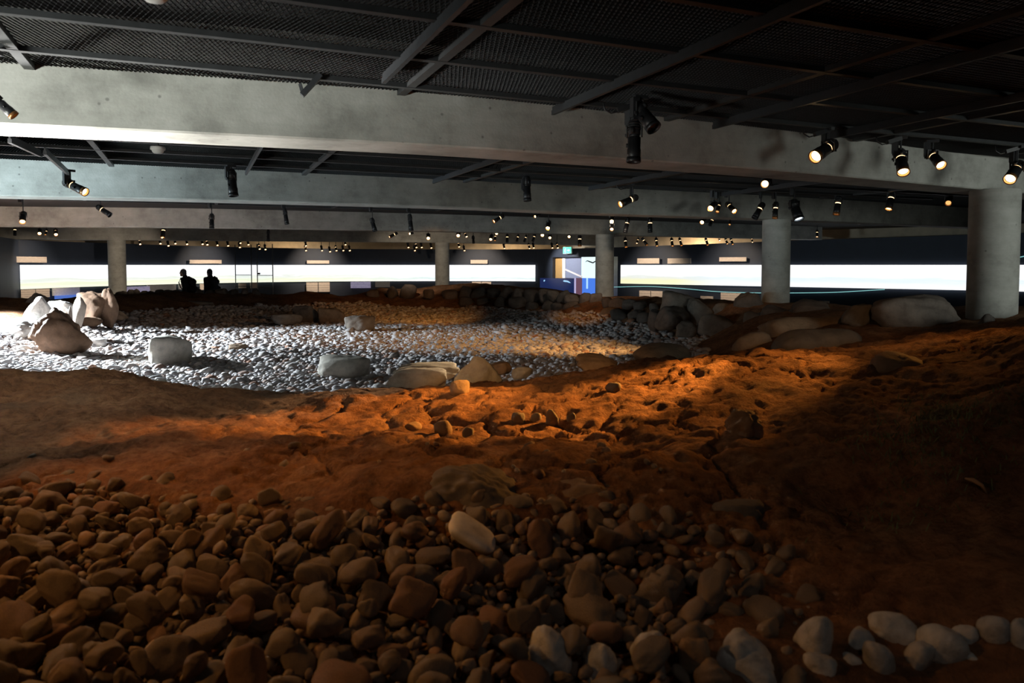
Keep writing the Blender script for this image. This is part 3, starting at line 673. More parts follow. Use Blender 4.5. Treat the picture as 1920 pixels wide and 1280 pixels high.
# ------------------------------------------------------------------ warm light from the lamps
shine(L3, (-1.0, 4.85, E-1.0), 2100, AMBER, 17, 0.5)
shine(L4, (0.35, 4.6, E-.95), 2100, AMBER, 16, 0.5)
shine(L5, (1.25, 4.75, E-.83), 620, AMBER, 26, 0.7)
shine(L12, (-.7, 6.7, E-.85), 1700, (1.0, .7, .4), 15, 0.7)
shine(L6, (2.7, 5.3, E-.7), 110, AMBER, 44, 0.9)
shine(L7, (-1.25, 2.85, E-1.1), 110, AMBER, 64, 0.9)
shine(G2, at_g(1000, 645, 1.45), 800, WARM, 62, 0.9)
shine(G3, at_g(1380, 572, .75), 20, WARM, 40, 0.9)
shine(L27, at_g(760, 585, 1.3), 420, AMBER, 44, 0.9)
shine(L29, at_g(1100, 575, 1.0), 120, AMBER, 40, 0.9)
shine(LQ, (-13.2, 24.9, E-.3), 700, SOFT, 36, 0.9)
shine(LR, (-2.6, 27.6, E-.2), 420, SOFT, 60, 0.9)
shine(LS, (2.5, 20.3, E-.2), 200, SOFT, 60, 0.9)
# wall washers of the lamp rows in front of the far wall
for px, e_ in ((50, 200), (385, 260), (595, 280), (900, 280), (1230, 260), (1375, 220)):
    p, d = wall_px(px); nrm = np.array([d[1], -d[0]])
    q = p + nrm*2.2
    light('SPOT', 'wall_washer', (q[0], q[1], E+0.9), (p[0], p[1], E-0.35), e_, SOFT, 0.05, 75, 0.9)
for px, e_ in ((560, 60), (940, 60), (1290, 130)):
    p, d = wall_px(px); q = p - np.array([d[1], -d[0]])*0.6
    light('POINT', 'ceiling_wash', (q[0], q[1], E+0.3), (q[0], q[1], 3), e_, (1.0, .72, .42), 0.1)

# ------------------------------------------------------------------ rocks
ICO = {}
def ico(n):
    if n not in ICO:
        bm = bmesh.new(); bmesh.ops.create_icosphere(bm, subdivisions=n, radius=1)
        V = np.array([v.co[:] for v in bm.verts]); Fc = np.array([[v.index for v in f.verts] for f in bm.faces]); bm.free(); ICO[n] = (V, Fc)
    return ICO[n]
def rock(seed, n, p=9, planes=14, jag=0.38, rough=0.02, taper=0.0, lean=0.0, ex=1.0, fine=1.6):
    """unit rock in a box of about -1..1; convex by random cut planes, softened by p"""
    g = np.random.default_rng(seed); V, Fc = ico(n)
    nrm = g.normal(size=(planes, 3)); nrm /= np.linalg.norm(nrm, axis=1)[:, None]
    nrm = np.vstack([nrm, np.eye(3), -np.eye(3)]); d = np.concatenate([1-jag*g.random(planes), np.full(6, 0.95)])
    s = np.maximum(V @ nrm.T, 0)/d
    r = (s**p).sum(1)**(-1/p)
    o = V*r[:, None]
    q = V*3+seed
    o = o*(1 + rough*(np.sin(q[:, 0]*2.1+q[:, 1]*1.3)+np.sin(q[:, 1]*2.7+q[:, 2]*1.9)+0.6*np.sin(q[:, 0]*5.3-q[:, 2]*4.1)+0.5*np.sin(q[:, 1]*7.7+q[:, 0]*3.3)))[:, None]
    if n >= 3:
        a_ = 0.05 if n >= 4 else 0.03
        f3 = lambda k, sd: fbm(o[:, 0]*k+seed, o[:, 1]*k+o[:, 2]*k*.6, 4, sd) + fbm(o[:, 1]*k+o[:, 0]*k*.5, o[:, 2]*k+seed, 4, sd+40)
        o = o*(1 + a_*fine*f3(2.6, 5)+.5*a_*fine*f3(7.0, 60))[:, None]
    mx = np.abs(o).max(0); o = o/mx
    if taper:
        t = (o[:, 2]+1)/2; k = 1-taper*t**ex
        o[:, 0] = o[:, 0]*k + lean*t; o[:, 1] *= k
    return o, Fc
def boulder(l, r, top, base, Y=None, label='', mat='boulder', seed=0, name='boulder', depth=0.8, sub=4, cat='boulder', group=None, rz=0.0, tilt=0.0, sink=0.22, squash=1.0, **kw):
    if Y is None: Y = hit((l+r)/2, base).y + 0.0
    wd = (r-l)*Y/F; c = at((l+r)/2, base, Y); t = at((l+r)/2, top, Y); h = t.z-c.z
    V, Fc = rock(seed, sub, **kw)
    hh = h*(1+sink)
    V = V*np.array([wd/2, wd/2*depth, hh/2*squash])
    R = np.array(Euler((tilt*0.3, tilt, rz)).to_matrix()); V = V @ R.T
    V[:, 0] *= wd/2/np.abs(V[:, 0]).max()
    if squash < 1: V[:, 2] *= hh/2/np.abs(V[:, 2]).max()
    V[:, 2] += hh/2-h*sink - (V[:, 2].max()-hh/2)
    o = link(name, mesh_np(name, V, Fc), M[mat], None, (c.x, Y + wd/2*depth*0.6, c.z))
    tag(o, label, cat, group)
    return o
S = boulder
# left group of lit stones
S(14, 98, 556, 640, 13.4, 'tall pointed white stone at the left, behind the craggy brown rock', 'pale', 3, taper=0.85, ex=0.8, lean=0.15, depth=.9, p=9)
S(24, 152, 577, 672, 12.0, 'craggy brown rock with a dark front at the left on the stone floor', 'shaded_brown', 8, rz=.5, taper=0.6, ex=.9, jag=.45, rough=.05, p=10, lean=.05)
S(84, 140, 563, 602, 14.6, 'pale block with a flat top behind the craggy brown rock', 'pale', 12, p=10)
S(44, 88, 549, 580, 16.5, 'dark round boulder showing above the tall pointed white stone', 'dark_stone', 14)
S(127, 137, 574, 606, 13.6, 'thin dark upright splinter beside the craggy brown rock', 'dark_stone', 15, taper=.5, depth=.8)
S(133, 162, 556, 606, 14.2, 'grey upright slab leaning at the left before the brown boulders', 'boulder', 17, p=12, depth=.5, tilt=.1)
S(140, 196, 546, 600, 15.2, 'wide brown boulder at the left behind the grey upright slab', 'shaded_brown', 19, jag=.45, p=12)
S(176, 218, 540, 606, 15.3, 'tall rounded brown boulder just left of the left column', 'shaded_brown', 24, jag=.45, p=10, taper=.25)
S(118, 200, 634, 650, None, 'flat bluish slab lying on the floor right of the craggy brown rock', 'pale', 23, p=10, depth=.5, sink=.6)
S(0, 62, 596, 650, 13.0, 'low pale boulder at the left edge', 'pale', 25, depth=1.2, rough=.03)
S(150, 190, 594, 612, 15.0, 'low brown stone at the foot of the brown boulders', 'shaded_brown', 26)
S(192, 232, 582, 600, 16.5, 'low orange stone at the foot of the left column', 'brown', 27)
# stones on the floor
S(257, 350, 629, 686, None, 'large square boulder, white on the left and brown on the right, on the stone floor', 'pale_boulder', 31, p=11, jag=.2, planes=6, depth=.95, rz=.72)
S(427, 463, 645, 660, None, 'small flat brown stone lying on the white floor stones', 'brown', 33)
S(590, 696, 667, 712, None, 'angular block with a pale top and dark front on the floor', 'pale_boulder', 36, p=11, jag=.3, depth=.55, tilt=.05)
S(617, 652, 697, 712, None, 'small round grey stone leaning against the angular block', 'pale', 37, name='stone', cat='stone', sub=3)
S(722, 862, 682, 714, 6.75, 'pale flat slab behind the smooth brown boulder on the ridge', 'pale_boulder', 41, p=6, depth=.5)
S(718, 838, 692, 735, 6.15, 'smooth brown boulder half sunk in the ridge before the pale slab', 'pale_boulder', 43, p=5, depth=.45, jag=.15)
S(844, 944, 670, 724, 6.25, 'pyramid shaped brown stone on the ridge', 'pale_boulder', 47, taper=.82, ex=.8, p=10, lean=-.02, depth=.7)
S(916, 960, 678, 702, 7.6, 'rounded brown stone behind the pyramid shaped stone', 'brown', 49)
S(955, 1000, 687, 708, 7.4, 'small pale rounded stone right of the pyramid shaped stone', 'pale_boulder', 51)
S(1080, 1164, 666, 698, 6.7, 'low rounded grey brown stone on the orange ridge', 'brown', 53, p=6)
# hearth
S(546, 594, 573, 604, 18.4, 'dark upright hearth block, left one of the pair', 'dark_stone', 61, p=14, jag=.15, planes=6, depth=.5)
S(594, 648, 577, 603, 18.3, 'orange lit hearth block, right one of the pair', 'brown', 63, p=14, jag=.15, planes=6, depth=.5)
S(500, 562, 588, 607, 17.6, 'low grey hearth slab before the upright blocks', 'boulder', 65, p=10)
S(641, 699, 592, 626, 16.2, 'round grey boulder right of the hearth blocks', 'boulder', 67, jag=.3)
S(262, 313, 569, 586, 20.2, 'flat pale brown slab leaning at the foot of the back wall', 'brown', 71, p=12, depth=.4)
S(312, 346, 563, 582, 20.6, 'grey slab in the middle of three at the foot of the back wall', 'boulder', 73, p=12, depth=.5)
S(345, 400, 564, 580, 20.4, 'long grey slab, right one of three at the foot of the back wall', 'boulder', 75, p=12, depth=.4)
# boulders at the second column
S(1238, 1310, 545, 592, 13.9, 'large round boulder on top of the heap left of the second column', 'boulder', 81, p=6)
S(1228, 1302, 574, 614, 13.5, 'dark round boulder below the large round one in the heap', 'dark_stone', 83, p=6)
S(1288, 1338, 560, 604, 13.6, 'brown upright boulder in the middle of the heap', 'boulder', 85)
S(1330, 1388, 568, 604, 13.5, 'wedge shaped boulder with lit top in the heap', 'boulder', 87, p=9, tilt=-.15)
S(1376, 1431, 548, 604, 13.2, 'tall dark boulder at the right end of the heap, touching the column', 'dark_stone', 89)
S(1304, 1406, 588, 640, 12.8, 'big angular boulder at the front of the heap', 'boulder', 91, p=11, jag=.4)
S(1268, 1314, 602, 628, 12.9, 'small grey stone at the front left of the heap', 'boulder', 93)
S(1210, 1254, 580, 616, 14.0, 'dark stone at the left end of the heap', 'dark_stone', 95)
S(1396, 1444, 584, 644, 11.6, 'upright brown stone below the tall dark boulder', 'boulder', 97, taper=.3)
S(1428, 1500, 572, 610, 11.0, 'dark low rock at the foot of the second column', 'dark_stone', 99)
S(1482, 1566, 561, 606, 10.6, 'dark rounded rock right of the second column', 'dark_stone', 101)
S(1376, 1472, 622, 676, 8.6, 'brown rock with flat face left of the big rounded brown boulder', 'brown', 103, p=9)
S(1450, 1616, 617, 690, 7.0, 'big rounded brown boulder on the right ridge', 'boulder', 105, p=5, jag=.2, depth=.7)
S(1436, 1644, 594, 645, 9.0, 'broad flat brown rock behind the big rounded brown boulder', 'brown', 107, p=8, depth=.6)
S(1186, 1306, 646, 690, 7.6, 'low brown rock at the end of the stone floor on the ridge', 'brown', 109, p=6)
S(1637, 1803, 552, 624, 8.2, 'huge dark rounded boulder left of the thick right column', 'dark_stone', 111, p=6, depth=.6, jag=.2)
S(1583, 1642, 569, 612, 8.6, 'dark boulder with a lit edge left of the huge dark one', 'boulder', 113)
S(1836, 1876, 588, 622, 7.6, 'small dark rock at the foot of the thick right column', 'dark_stone', 115)
S(1628, 1806, 664, 790, 4.7, 'large half buried brown boulder with arched top on the right bank', 'brown', 117, p=5, depth=.6, jag=.15)
S(1776, 1886, 660, 740, 5.0, 'dark rounded boulder buried in the right bank', 'dark_stone', 119, p=6)
# foreground buried rocks
S(742, 1016, 889, 1010, 3.05, 'wide rough grey boulder half buried in the front bank', 'boulder', 121, p=7, depth=.55, jag=.3, rough=.04, sub=5)
S(1010, 1200, 905, 1000, 3.1, 'dark earthy rock right of the wide rough boulder in the front bank', 'brown', 123, p=7, depth=.5, rough=.05)
S(1326, 1450, 950, 1000, 2.95, 'smooth grey stone lying in the dark hollow at the right', 'boulder', 125, p=5, depth=.6)
S(1362, 1444, 770, 822, None, 'rough dark clump of stone in the orange slope', 'brown', 127, jag=.5, rough=.09, sink=.5, taper=.35, fine=3.5)
S(1382, 1406, 786, 822, 3.85, 'small pale stone stuck on the rough dark clump', 'pale_boulder', 128, name='stone', cat='stone', sub=3)
for k, (l, r, t, b, lab) in enumerate(((958, 985, 774, 794, 'first small stone from the left in the row on the orange slope'), (995, 1018, 774, 790, 'second small stone from the left in the row on the orange slope'), (1022, 1048, 768, 798, 'third small stone in the row on the orange slope, upright'), (1062, 1082, 774, 790, 'last small stone in the row on the orange slope'),
        (752, 790, 794, 808, 'low stone at the left in the bright orange hollow'), (812, 852, 790, 818, 'rounded clod in the middle of the bright orange hollow'), (866, 892, 802, 818, 'small stone at the right in the bright orange hollow'), (838, 880, 714, 740, 'rough clod on the ridge between the smooth boulder and the pyramid stone'), (1135, 1165, 718, 734, 'small dark stone high on the orange slope'))):
    S(l, r, t, b, None, lab, 'brown' if k in (4, 5, 7) else 'boulder', 130+k, name='stone', cat='stone', sub=3, sink=.5, jag=.4)
# rows of stones along the crests of the back walls
random.seed(11)
def wall_row(pts, n, wpx, hpx, group, label, seed, mat='dark_stone'):
    pts = np.array(pts, float); seg = np.linspace(0, len(pts)-1.001, n)
    for k, s_ in enumerate(seg):
        i = int(s_); f = s_-i; px, py, Y = pts[i]*(1-f)+pts[i+1]*f
        px += random.uniform(-4, 4); py += random.uniform(-2, 2); w_ = wpx*random.uniform(.75, 1.35); h_ = hpx*random.uniform(.8, 1.25)
        S(px-w_/2, px+w_/2, py-h_, py+3, Y+random.uniform(-.15, .15), nth(k+1)+' '+label.replace('stone', 'stone from the left', 1), mat, seed+k, name='wall_stone', cat='stone', group=group, sub=3, jag=.4)
wall_row([(228, 562, 21.6), (330, 561, 21.9), (480, 562, 22.4)], 15, 21, 17, 'stones of the left back wall', 'dark stone in the top course below the visitors', 200)
wall_row([(236, 574, 21.2), (330, 573, 21.5), (470, 571, 22.1)], 12, 24, 15, 'lower stones of the left back wall', 'dark stone in the lower course below the visitors', 230)
wall_row([(700, 556, 23.9), (880, 558, 23.2), (1010, 562, 21.2), (1110, 572, 18.6), (1225, 584, 16.2)], 22, 28, 19, 'stones of the middle back wall', 'dark stone in the top course of the middle back wall', 260)
wall_row([(880, 572, 22.6), (1010, 580, 20.6), (1110, 590, 18.2), (1215, 606, 15.8)], 14, 30, 18, 'lower stones of the middle back wall', 'dark stone in the lower course of the middle back wall', 300)

# ------------------------------------------------------------------ pebbles of the house floor (uncountable): real stones joined into one object
def scatter(pos, size, variants, tiltmax, name, mat, g, flat=(0.5, 0.8)):
    Vs, Fs = [], []; n0 = 0
    for (x, y, z), s_ in zip(pos, size):
        V, Fc = variants[g.integers(len(variants))]
        sc_ = s_*np.array([g.uniform(.85, 1.25), g.uniform(.65, .95), g.uniform(*flat)])
        R = np.array(Euler((g.uniform(-tiltmax, tiltmax), g.uniform(-tiltmax, tiltmax), g.uniform(0, 6.28))).to_matrix())
        Vs.append((V*sc_) @ R.T + np.array([x, y, z])); Fs.append(Fc+n0); n0 += len(V)
    return link(name, mesh_np(name, np.vstack(Vs), np.vstack(Fs)), mat)
g = np.random.default_rng(5)
var1 = [rock(400+k, 2, p=5, jag=.3, rough=.03) for k in range(10)]
var0 = [rock(420+k, 1, p=6, jag=.3, rough=.03) for k in range(10)]
def floor_field(y0, y1, sp, variants, name, label, smin, smax):
    xs = np.arange(-10, 4, sp); ys = np.arange(y0, y1, sp*.87)
    X, Y = np.meshgrid(xs, ys); X = X + (np.arange(len(ys)) % 2)[:, None]*sp/2
    X = X.ravel()+g.uniform(-.32, .32, X.size)*sp; Y = Y.ravel()+g.uniform(-.32, .32, Y.size)*sp
    keep = inside(HOUSE, X, Y); X, Y = X[keep], Y[keep]
    keep = base_h(X, Y) < -1.16 + 0.12*fbm(X*1.2, Y*1.2, 2, 8); X, Y = X[keep], Y[keep]
    px, _ = proj(X, Y, np.full(X.shape, E-1.4)); keep = (px > -60) & (px < 1420); X, Y = X[keep], Y[keep]
    Z = height(X, Y); s_ = g.uniform(smin, smax, len(X))*np.where(g.random(len(X)) < .08, 1.5, 1)
    o = scatter(np.stack([X, Y, Z+s_*.25], 1), s_, variants, .45, name, M['pebble'], g)
    tag(o, label, 'pebbles', kind='stuff')
    return len(X)
floor_field(6.4, 11.5, .088, var1, 'floor_pebbles', 'pale rounded pebbles paving the near part of the house floor', .042, .066)
floor_field(11.5, 23, .105, var0, 'floor_pebbles', 'rounded pebbles paving the far part of the house floor', .05, .078)

# ------------------------------------------------------------------ foreground cobbles
placed = []
def ok(x, y, r, ov):
    for (a, b, q) in placed:
        if abs(a-x) < .3 and abs(b-y) < .3 and math.hypot(a-x, b-y) < (q+r)*ov: return False
    return True
rowstones = [(988, 1082, 1190, 1262), (1088, 1160, 1214, 1285), (1183, 1256, 1190, 1253), (1347, 1432, 1197, 1252), (1346, 1476, 1220, 1300), (1497, 1576, 1161, 1236), (1592, 1646, 1184, 1226), (1640, 1730, 1157, 1216), (1514, 1582, 1234, 1274), (1625, 1686, 1210, 1272), (1695, 1762, 1209, 1263), (1733, 1822, 1184, 1246), (1790, 1846, 1179, 1222), (1842, 1906, 1160, 1226), (1898, 1960, 1166, 1236), (1798, 1872, 1220, 1240), (1580, 1622, 1232, 1258)]
rl = ['large pale stone at the left end of the pale row at the bottom', 'rough pale stone with a dark hole, second in the bottom row', 'round pale stone standing apart, third in the bottom row', 'pale stone half covered by the broad flat one in the bottom row', 'broad flat pale stone at the bottom edge', 'tall oval pale stone in the middle of the bottom row', 'small pale stone between the tall oval and the long oval ones', 'long oval pale stone tilted right in the bottom row', 'low pale stone below the tall oval one', 'squarish grey stone with dark pits in the bottom row', 'round grey stone with pits right of the squarish one', 'broad dim grey stone behind the round pitted one', 'small grey stone resting above the broad dim one', 'large grey stone near the right edge of the bottom row', 'last grey stone of the bottom row, cut by the right edge', 'thin flat stone under the right end of the bottom row', 'very small stone between the low and squarish stones']
for k, (l, r, t, b) in enumerate(rowstones):
    Y = hit((l+r)/2, min(b, 1275)-6).y
    o = S(l, r, t, b, Y, rl[k], 'pale', 500+k, name='pale_stone', cat='stone', group='pale stones of the bottom row', sub=4, p=5, jag=.25, rough=.02, fine=.45, rz=random.uniform(-.6, .6), depth=.85, tilt=random.uniform(-.25, .25))
    p = o.location; placed.append((p.x, p.y, (r-l)/2*Y/F*.9))
wh = S(832, 930, 975, 1046, None, 'smooth white stone lying alone on the brown cobbles', 'white', 563, name='white_stone', cat='stone', p=5, jag=.3, rough=.01, tilt=.55, depth=.8, sub=4, planes=8, fine=.3, squash=.55, sink=.1)
placed.append((wh.location.x, wh.location.y, .085))
S(1270, 1332, 1198, 1268, hit(1300, 1262).y, 'dark reddish round stone between the pale stones of the bottom row', 'brown', 571, name='stone', cat='stone', p=5)
random.seed(23)
cob_list = []
for rmin, rmax, tries, ov in ((.060, .082, 130, 1.0), (.042, .060, 900, .95), (.028, .042, 3600, .92), (.014, .028, 9000, .9)):
    for _ in range(tries):
        x = random.uniform(-2.6, 1.9); y = random.uniform(1.72, 3.5); r = random.uniform(rmin, rmax)
        px, py = proj(x, y, E-1.1)
        if px < -150 or px > 1950 or py > 1400: continue
        lim = limit(px) + random.uniform(-14, 14) + (30 if r > .06 else 0)
        if py < lim: continue
        if px > 1180 and random.random() < (px-1180)/420: continue
        if not ok(x, y, r, ov): continue
        placed.append((x, y, r)); cob_list.append([x, y, r, 0.0])
for _ in range(420):                       # a loose second layer
    x = random.uniform(-2.2, 1.0); y = random.uniform(1.8, 2.95); r = random.uniform(.035, .066)
    px, py = proj(x, y, E-1.1)
    if px < -150 or px > 1350 or py > 1330 or py < limit(px)+45: continue
    if any(c[3] > 0 and math.hypot(c[0]-x, c[1]-y) < (c[2]+r)*1.15 for c in cob_list): continue
    if math.hypot(x-wh.location.x, y-wh.location.y) < .2: continue
    if random.random() < .55: cob_list.append([x, y, r, r*0.9])
for _ in range(900):                       # sparse small stones on the bank above
    x = random.uniform(-2.6, 1.6); y = random.uniform(2.6, 4.2); r = random.uniform(.012, .035)
    px, py = proj(x, y, E-1.0)
    if py < 860 or py > limit(px) or px < -60 or px > 1300: continue
    if random.random() > .10+.35*max(0, (py-900)/80): continue
    if ok(x, y, r, 1.0): placed.append((x, y, r)); cob_list.append([x, y, r, 0.0])
hs = height(np.array([c[0] for c in cob_list]), np.array([c[1] for c in cob_list]), False)
def shown(c):
    px, py = proj(c[0], c[1], E-1.1)
    return (c[2]/c[1])*(1 if -40 < px < 1940 and py < 1310 else 0)
order = sorted(range(len(cob_list)), key=lambda i: -shown(cob_list[i]))
var3 = [rock(600+k, 4, p=[3.5, 4, 5, 7][k % 4], jag=[.2, .3, .38][k % 3], rough=.025, planes=9, fine=.6) for k in range(20)]
vm = [mesh_np('cobble', V, Fc) for V, Fc in var3]
for me in vm: me.materials.append(M['cobble'])
CG = 'brown cobbles of the front heap'; cells = {}
for i in order[:298]:
    x, y, r, dz = cob_list[i]; k = random.randrange(20)
    o = link('cobble', vm[k], None, None, (x, y, hs[i]+r*.35+dz), (random.uniform(-.8, .8), random.uniform(-.8, .8), random.uniform(0, 6.28)))
    o.scale = (r*random.uniform(1.0, 1.35), r*random.uniform(.75, 1.0), r*random.uniform(.55, .85))
    px, py = proj(x, y, hs[i]+r*.35+dz)
    size_w = 'large' if r > .056 else 'middling' if r > .043 else 'small'
    hor = 'left edge' if px < 160 else 'left part' if px < 480 else 'left middle' if px < 800 else 'right middle' if px < 1080 else 'right part'
    ver = 'along the bottom edge' if py > 1190 else 'halfway up' if py > 1080 else 'just below the bank'
    near_w = math.hypot(x-wh.location.x, y-wh.location.y) < .2
    cells.setdefault((size_w, 'beside the smooth white stone' if near_w else '%s of the heap, %s' % (hor, ver)), []).append((px, o))
for (size_w, where), lst in cells.items():
    lst.sort(key=lambda t: t[0])
    for k, (_, o) in enumerate(lst):
        if len(lst) == 1: lb = 'the only %s brown cobble %s' % (size_w, where) if where.startswith('beside') else 'the only %s brown cobble, %s' % (size_w, where)
        else: lb = '%s %s brown cobble from the left, %s' % (nth(k+1), size_w, where)
        tag(o, lb, 'cobble', CG)
rest = order[298:]
under = []
for yy in np.arange(1.75, 3.3, .055):
    for xx in np.arange(-2.5, 1.6, .062):
        x, y = xx+random.uniform(-.02, .02), yy+random.uniform(-.02, .02)
        if float(pit(np.array([x]), np.array([y]))[0]) > .5: under.append((x, y, random.uniform(.026, .042)))
uh = height(np.array([u[0] for u in under]), np.array([u[1] for u in under]))
var2 = [rock(640+k, 2, p=5, jag=.35, rough=.03) for k in range(10)]
o = scatter(np.array([(cob_list[i][0], cob_list[i][1], hs[i]+cob_list[i][2]*.3+cob_list[i][3]) for i in rest] + [(u[0], u[1], z+.02) for u, z in zip(under, uh)]), np.array([cob_list[i][2] for i in rest] + [u[2] for u in under]), var2, .5, 'small_cobbles', M['cobble_stuff'], g, (.55, .85))
tag(o, 'small brown gravel and cobbles filling the gaps of the front heap', 'gravel', kind='stuff')

MB().box((-2, .66, .3), (27, .12, .62)).build('light_stop', M['wall'])['kind'] = 'structure'  # unseen board added to stop light passing under the ground
# concrete kerb of the exhibit in the lower right corner
a = at_g(1380, 1330, 1.13); b = at_g(2050, 1258, 1.13)
m = MB(); d = (b-a).normalized(); pn = Vector((d.y, -d.x, 0))
m.bar(a + pn*.15 + Vector((0, 0, -.2)), b + pn*.15 + Vector((0, 0, -.2)), .3, .4)
o = m.build('trim_1', M['concrete']); o['kind'] = 'structure'
md = o.modifiers.new('bevel', 'BEVEL'); md.width = .015; md.segments = 2

# bone coloured splinter on the right bank
p = hit(1830, 925)
m = MB(); m.tube([(-.045, .0, .0), (-.02, 0, .012), (.015, .0, .012), (.05, 0, -.012)], [.003, .009, .008, .002], 8)
o = m.build('wood_splinter', plain('pale_wood', (.5, .3, .16), .7), smooth=True, loc=(p.x, p.y, hz(p.x, p.y)+.02), rot=(.3, .5, -.5))
tag(o, 'pale pointed splinter lying on the dark right bank', 'splinter')
# wispy moss and root fibres on the right bank
m = MB(); random.seed(3)
for k in range(900):
    px = random.gauss(1740, 90); py = random.gauss(868, 26)
    q = at_g(px, py, .88); x, y = q.x, q.y
    z = hz(x, y) if k < 0 else None
    a_ = random.uniform(0, 6.28); L = random.uniform(.02, .07)
    m.v.append((x, y, a_)); m.f.append(L)
P_ = np.array([(v[0], v[1]) for v in m.v]); Hh = height(P_[:, 0], P_[:, 1])
mm_ = MB()
for (x, y, a_), L, z in zip(m.v, m.f, Hh):
    dx, dy = math.cos(a_), math.sin(a_); w_ = .0022
    b0 = Vector((x, y, z-.004)); t0 = b0 + Vector((dx*L*.7, dy*L*.7, L*.55)); md_ = (b0+t0)/2 + Vector((0, 0, L*.2))
    sx = Vector((-dy*w_, dx*w_, 0))
    n = len(mm_.v); mm_.v += [tuple(b0-sx), tuple(b0+sx), tuple(md_+sx), tuple(md_-sx), tuple(t0)]; mm_.f += [(n, n+1, n+2, n+3), (n+3, n+2, n+4)]
o = mm_.build('moss_fibres', plain('moss_green', (.15, .17, .07), .9)); tag(o, 'greenish moss and root fibres on the dark right bank', 'moss', kind='stuff')

# ------------------------------------------------------------------ things on and before the far wall
def mat_sign(name, base, line, n_lines, em=0.0):
    m, nt, p = new_mat(name)
    tc = N(nt, 'ShaderNodeTexCoord'); s = N(nt, 'ShaderNodeSeparateXYZ'); nt.links.new(tc.outputs['Generated'], s.inputs[0])
    k = N(nt, 'ShaderNodeMath', operation='MULTIPLY'); nt.links.new(s.outputs[2], k.inputs[0]); k.inputs[1].default_value = n_lines
    fr = N(nt, 'ShaderNodeMath', operation='FRACT'); nt.links.new(k.outputs[0], fr.inputs[0])
    mp = N(nt, 'ShaderNodeMapping'); mp.inputs['Scale'].default_value = (5, 1, n_lines*1.0); nt.links.new(tc.outputs['Generated'], mp.inputs['Vector'])
    no = N(nt, 'ShaderNodeTexNoise', Scale=2, Detail=2); nt.links.new(mp.outputs[0], no.inputs['Vector'])
    ml = N(nt, 'ShaderNodeMath', operation='MULTIPLY'); nt.links.new(ramp(nt, fr.outputs[0], [(.45, (0, 0, 0)), (.55, (1, 1, 1))]), ml.inputs[0]); nt.links.new(ramp(nt, no.outputs[0], [(.35, (0, 0, 0)), (.5, (.8, .8, .8))]), ml.inputs[1])
    c = mix(nt, ml.outputs[0], base, line)
    nt.links.new(c, p.inputs['Base Color']); p.inputs['Roughness'].default_value = .7
    if em: nt.links.new(c, p.inputs['Emission Color']); p.inputs['Emission Strength'].default_value = em
    return m
M['sign'] = mat_sign('printed_text_panel', (.80, .70, .61), (.58, .48, .42), 4)
M['sign_white'] = mat_sign('white_text_panel', (.85, .85, .86), (.55, .55, .6), 7)
M['screen_violet'] = mat_sign('violet_screen', (.25, .22, .36), (.45, .42, .55), 4, .55)
M['screen_blue'] = emit('blue_screen', (.10, .22, .75), .7)
def wall_thing(x0, x1, y0, y1, name, mat, label, cat, off=.16, thick=.04, group=None, split=0):
    p, d = wall_px((x0+x1)/2); nr = np.array([d[1], -d[0]]); q = p + nr*off
    Y = q[1]; wd = (x1-x0)*Y/F/max(abs(d[0]), .45); z0 = at(960, y1, Y).z; z1 = at(960, y0, Y).z
    ang = math.atan2(d[1], d[0])
    if split:
        root = empty(name, (q[0], q[1], z0), ang); tag(root, label, cat, group)
        for k in range(split):
            MB().box(((k+.5)*wd/split-wd/2, 0, (z1-z0)/2), (wd/split*.94, thick, z1-z0)).build('panel', mat, root)
        return root
    o = MB().box((0, 0, (z1-z0)/2), (wd, thick, z1-z0)).build(name, mat, loc=(q[0], q[1], z0), rot=(0, 0, ang)); tag(o, label, cat, group)
    return o
UPS = 'small text boards above the panorama'
for x0, x1, y0, y1, lab in ((35, 68, 481, 492, 'small text board above the left end of the panorama'), (364, 400, 487, 494, 'small text board above the panorama over the two visitors'), (577, 614, 488, 494, 'small text board above the panorama left of the thin far column'), (883, 915, 487, 494, 'small text board above the panorama right of the thin far column'),
        (1202, 1237, 484, 494, 'text board above the right panorama, first from the left'), (1259, 1295, 484, 494, 'text board above the right panorama, second from the left'), (1357, 1397, 482, 490, 'text board above the right panorama, third from the left')):
    wall_thing(x0, x1, y0, y1, 'text_board', M['sign'], lab, 'sign', group=UPS)
LOW = 'text boards below the panorama'
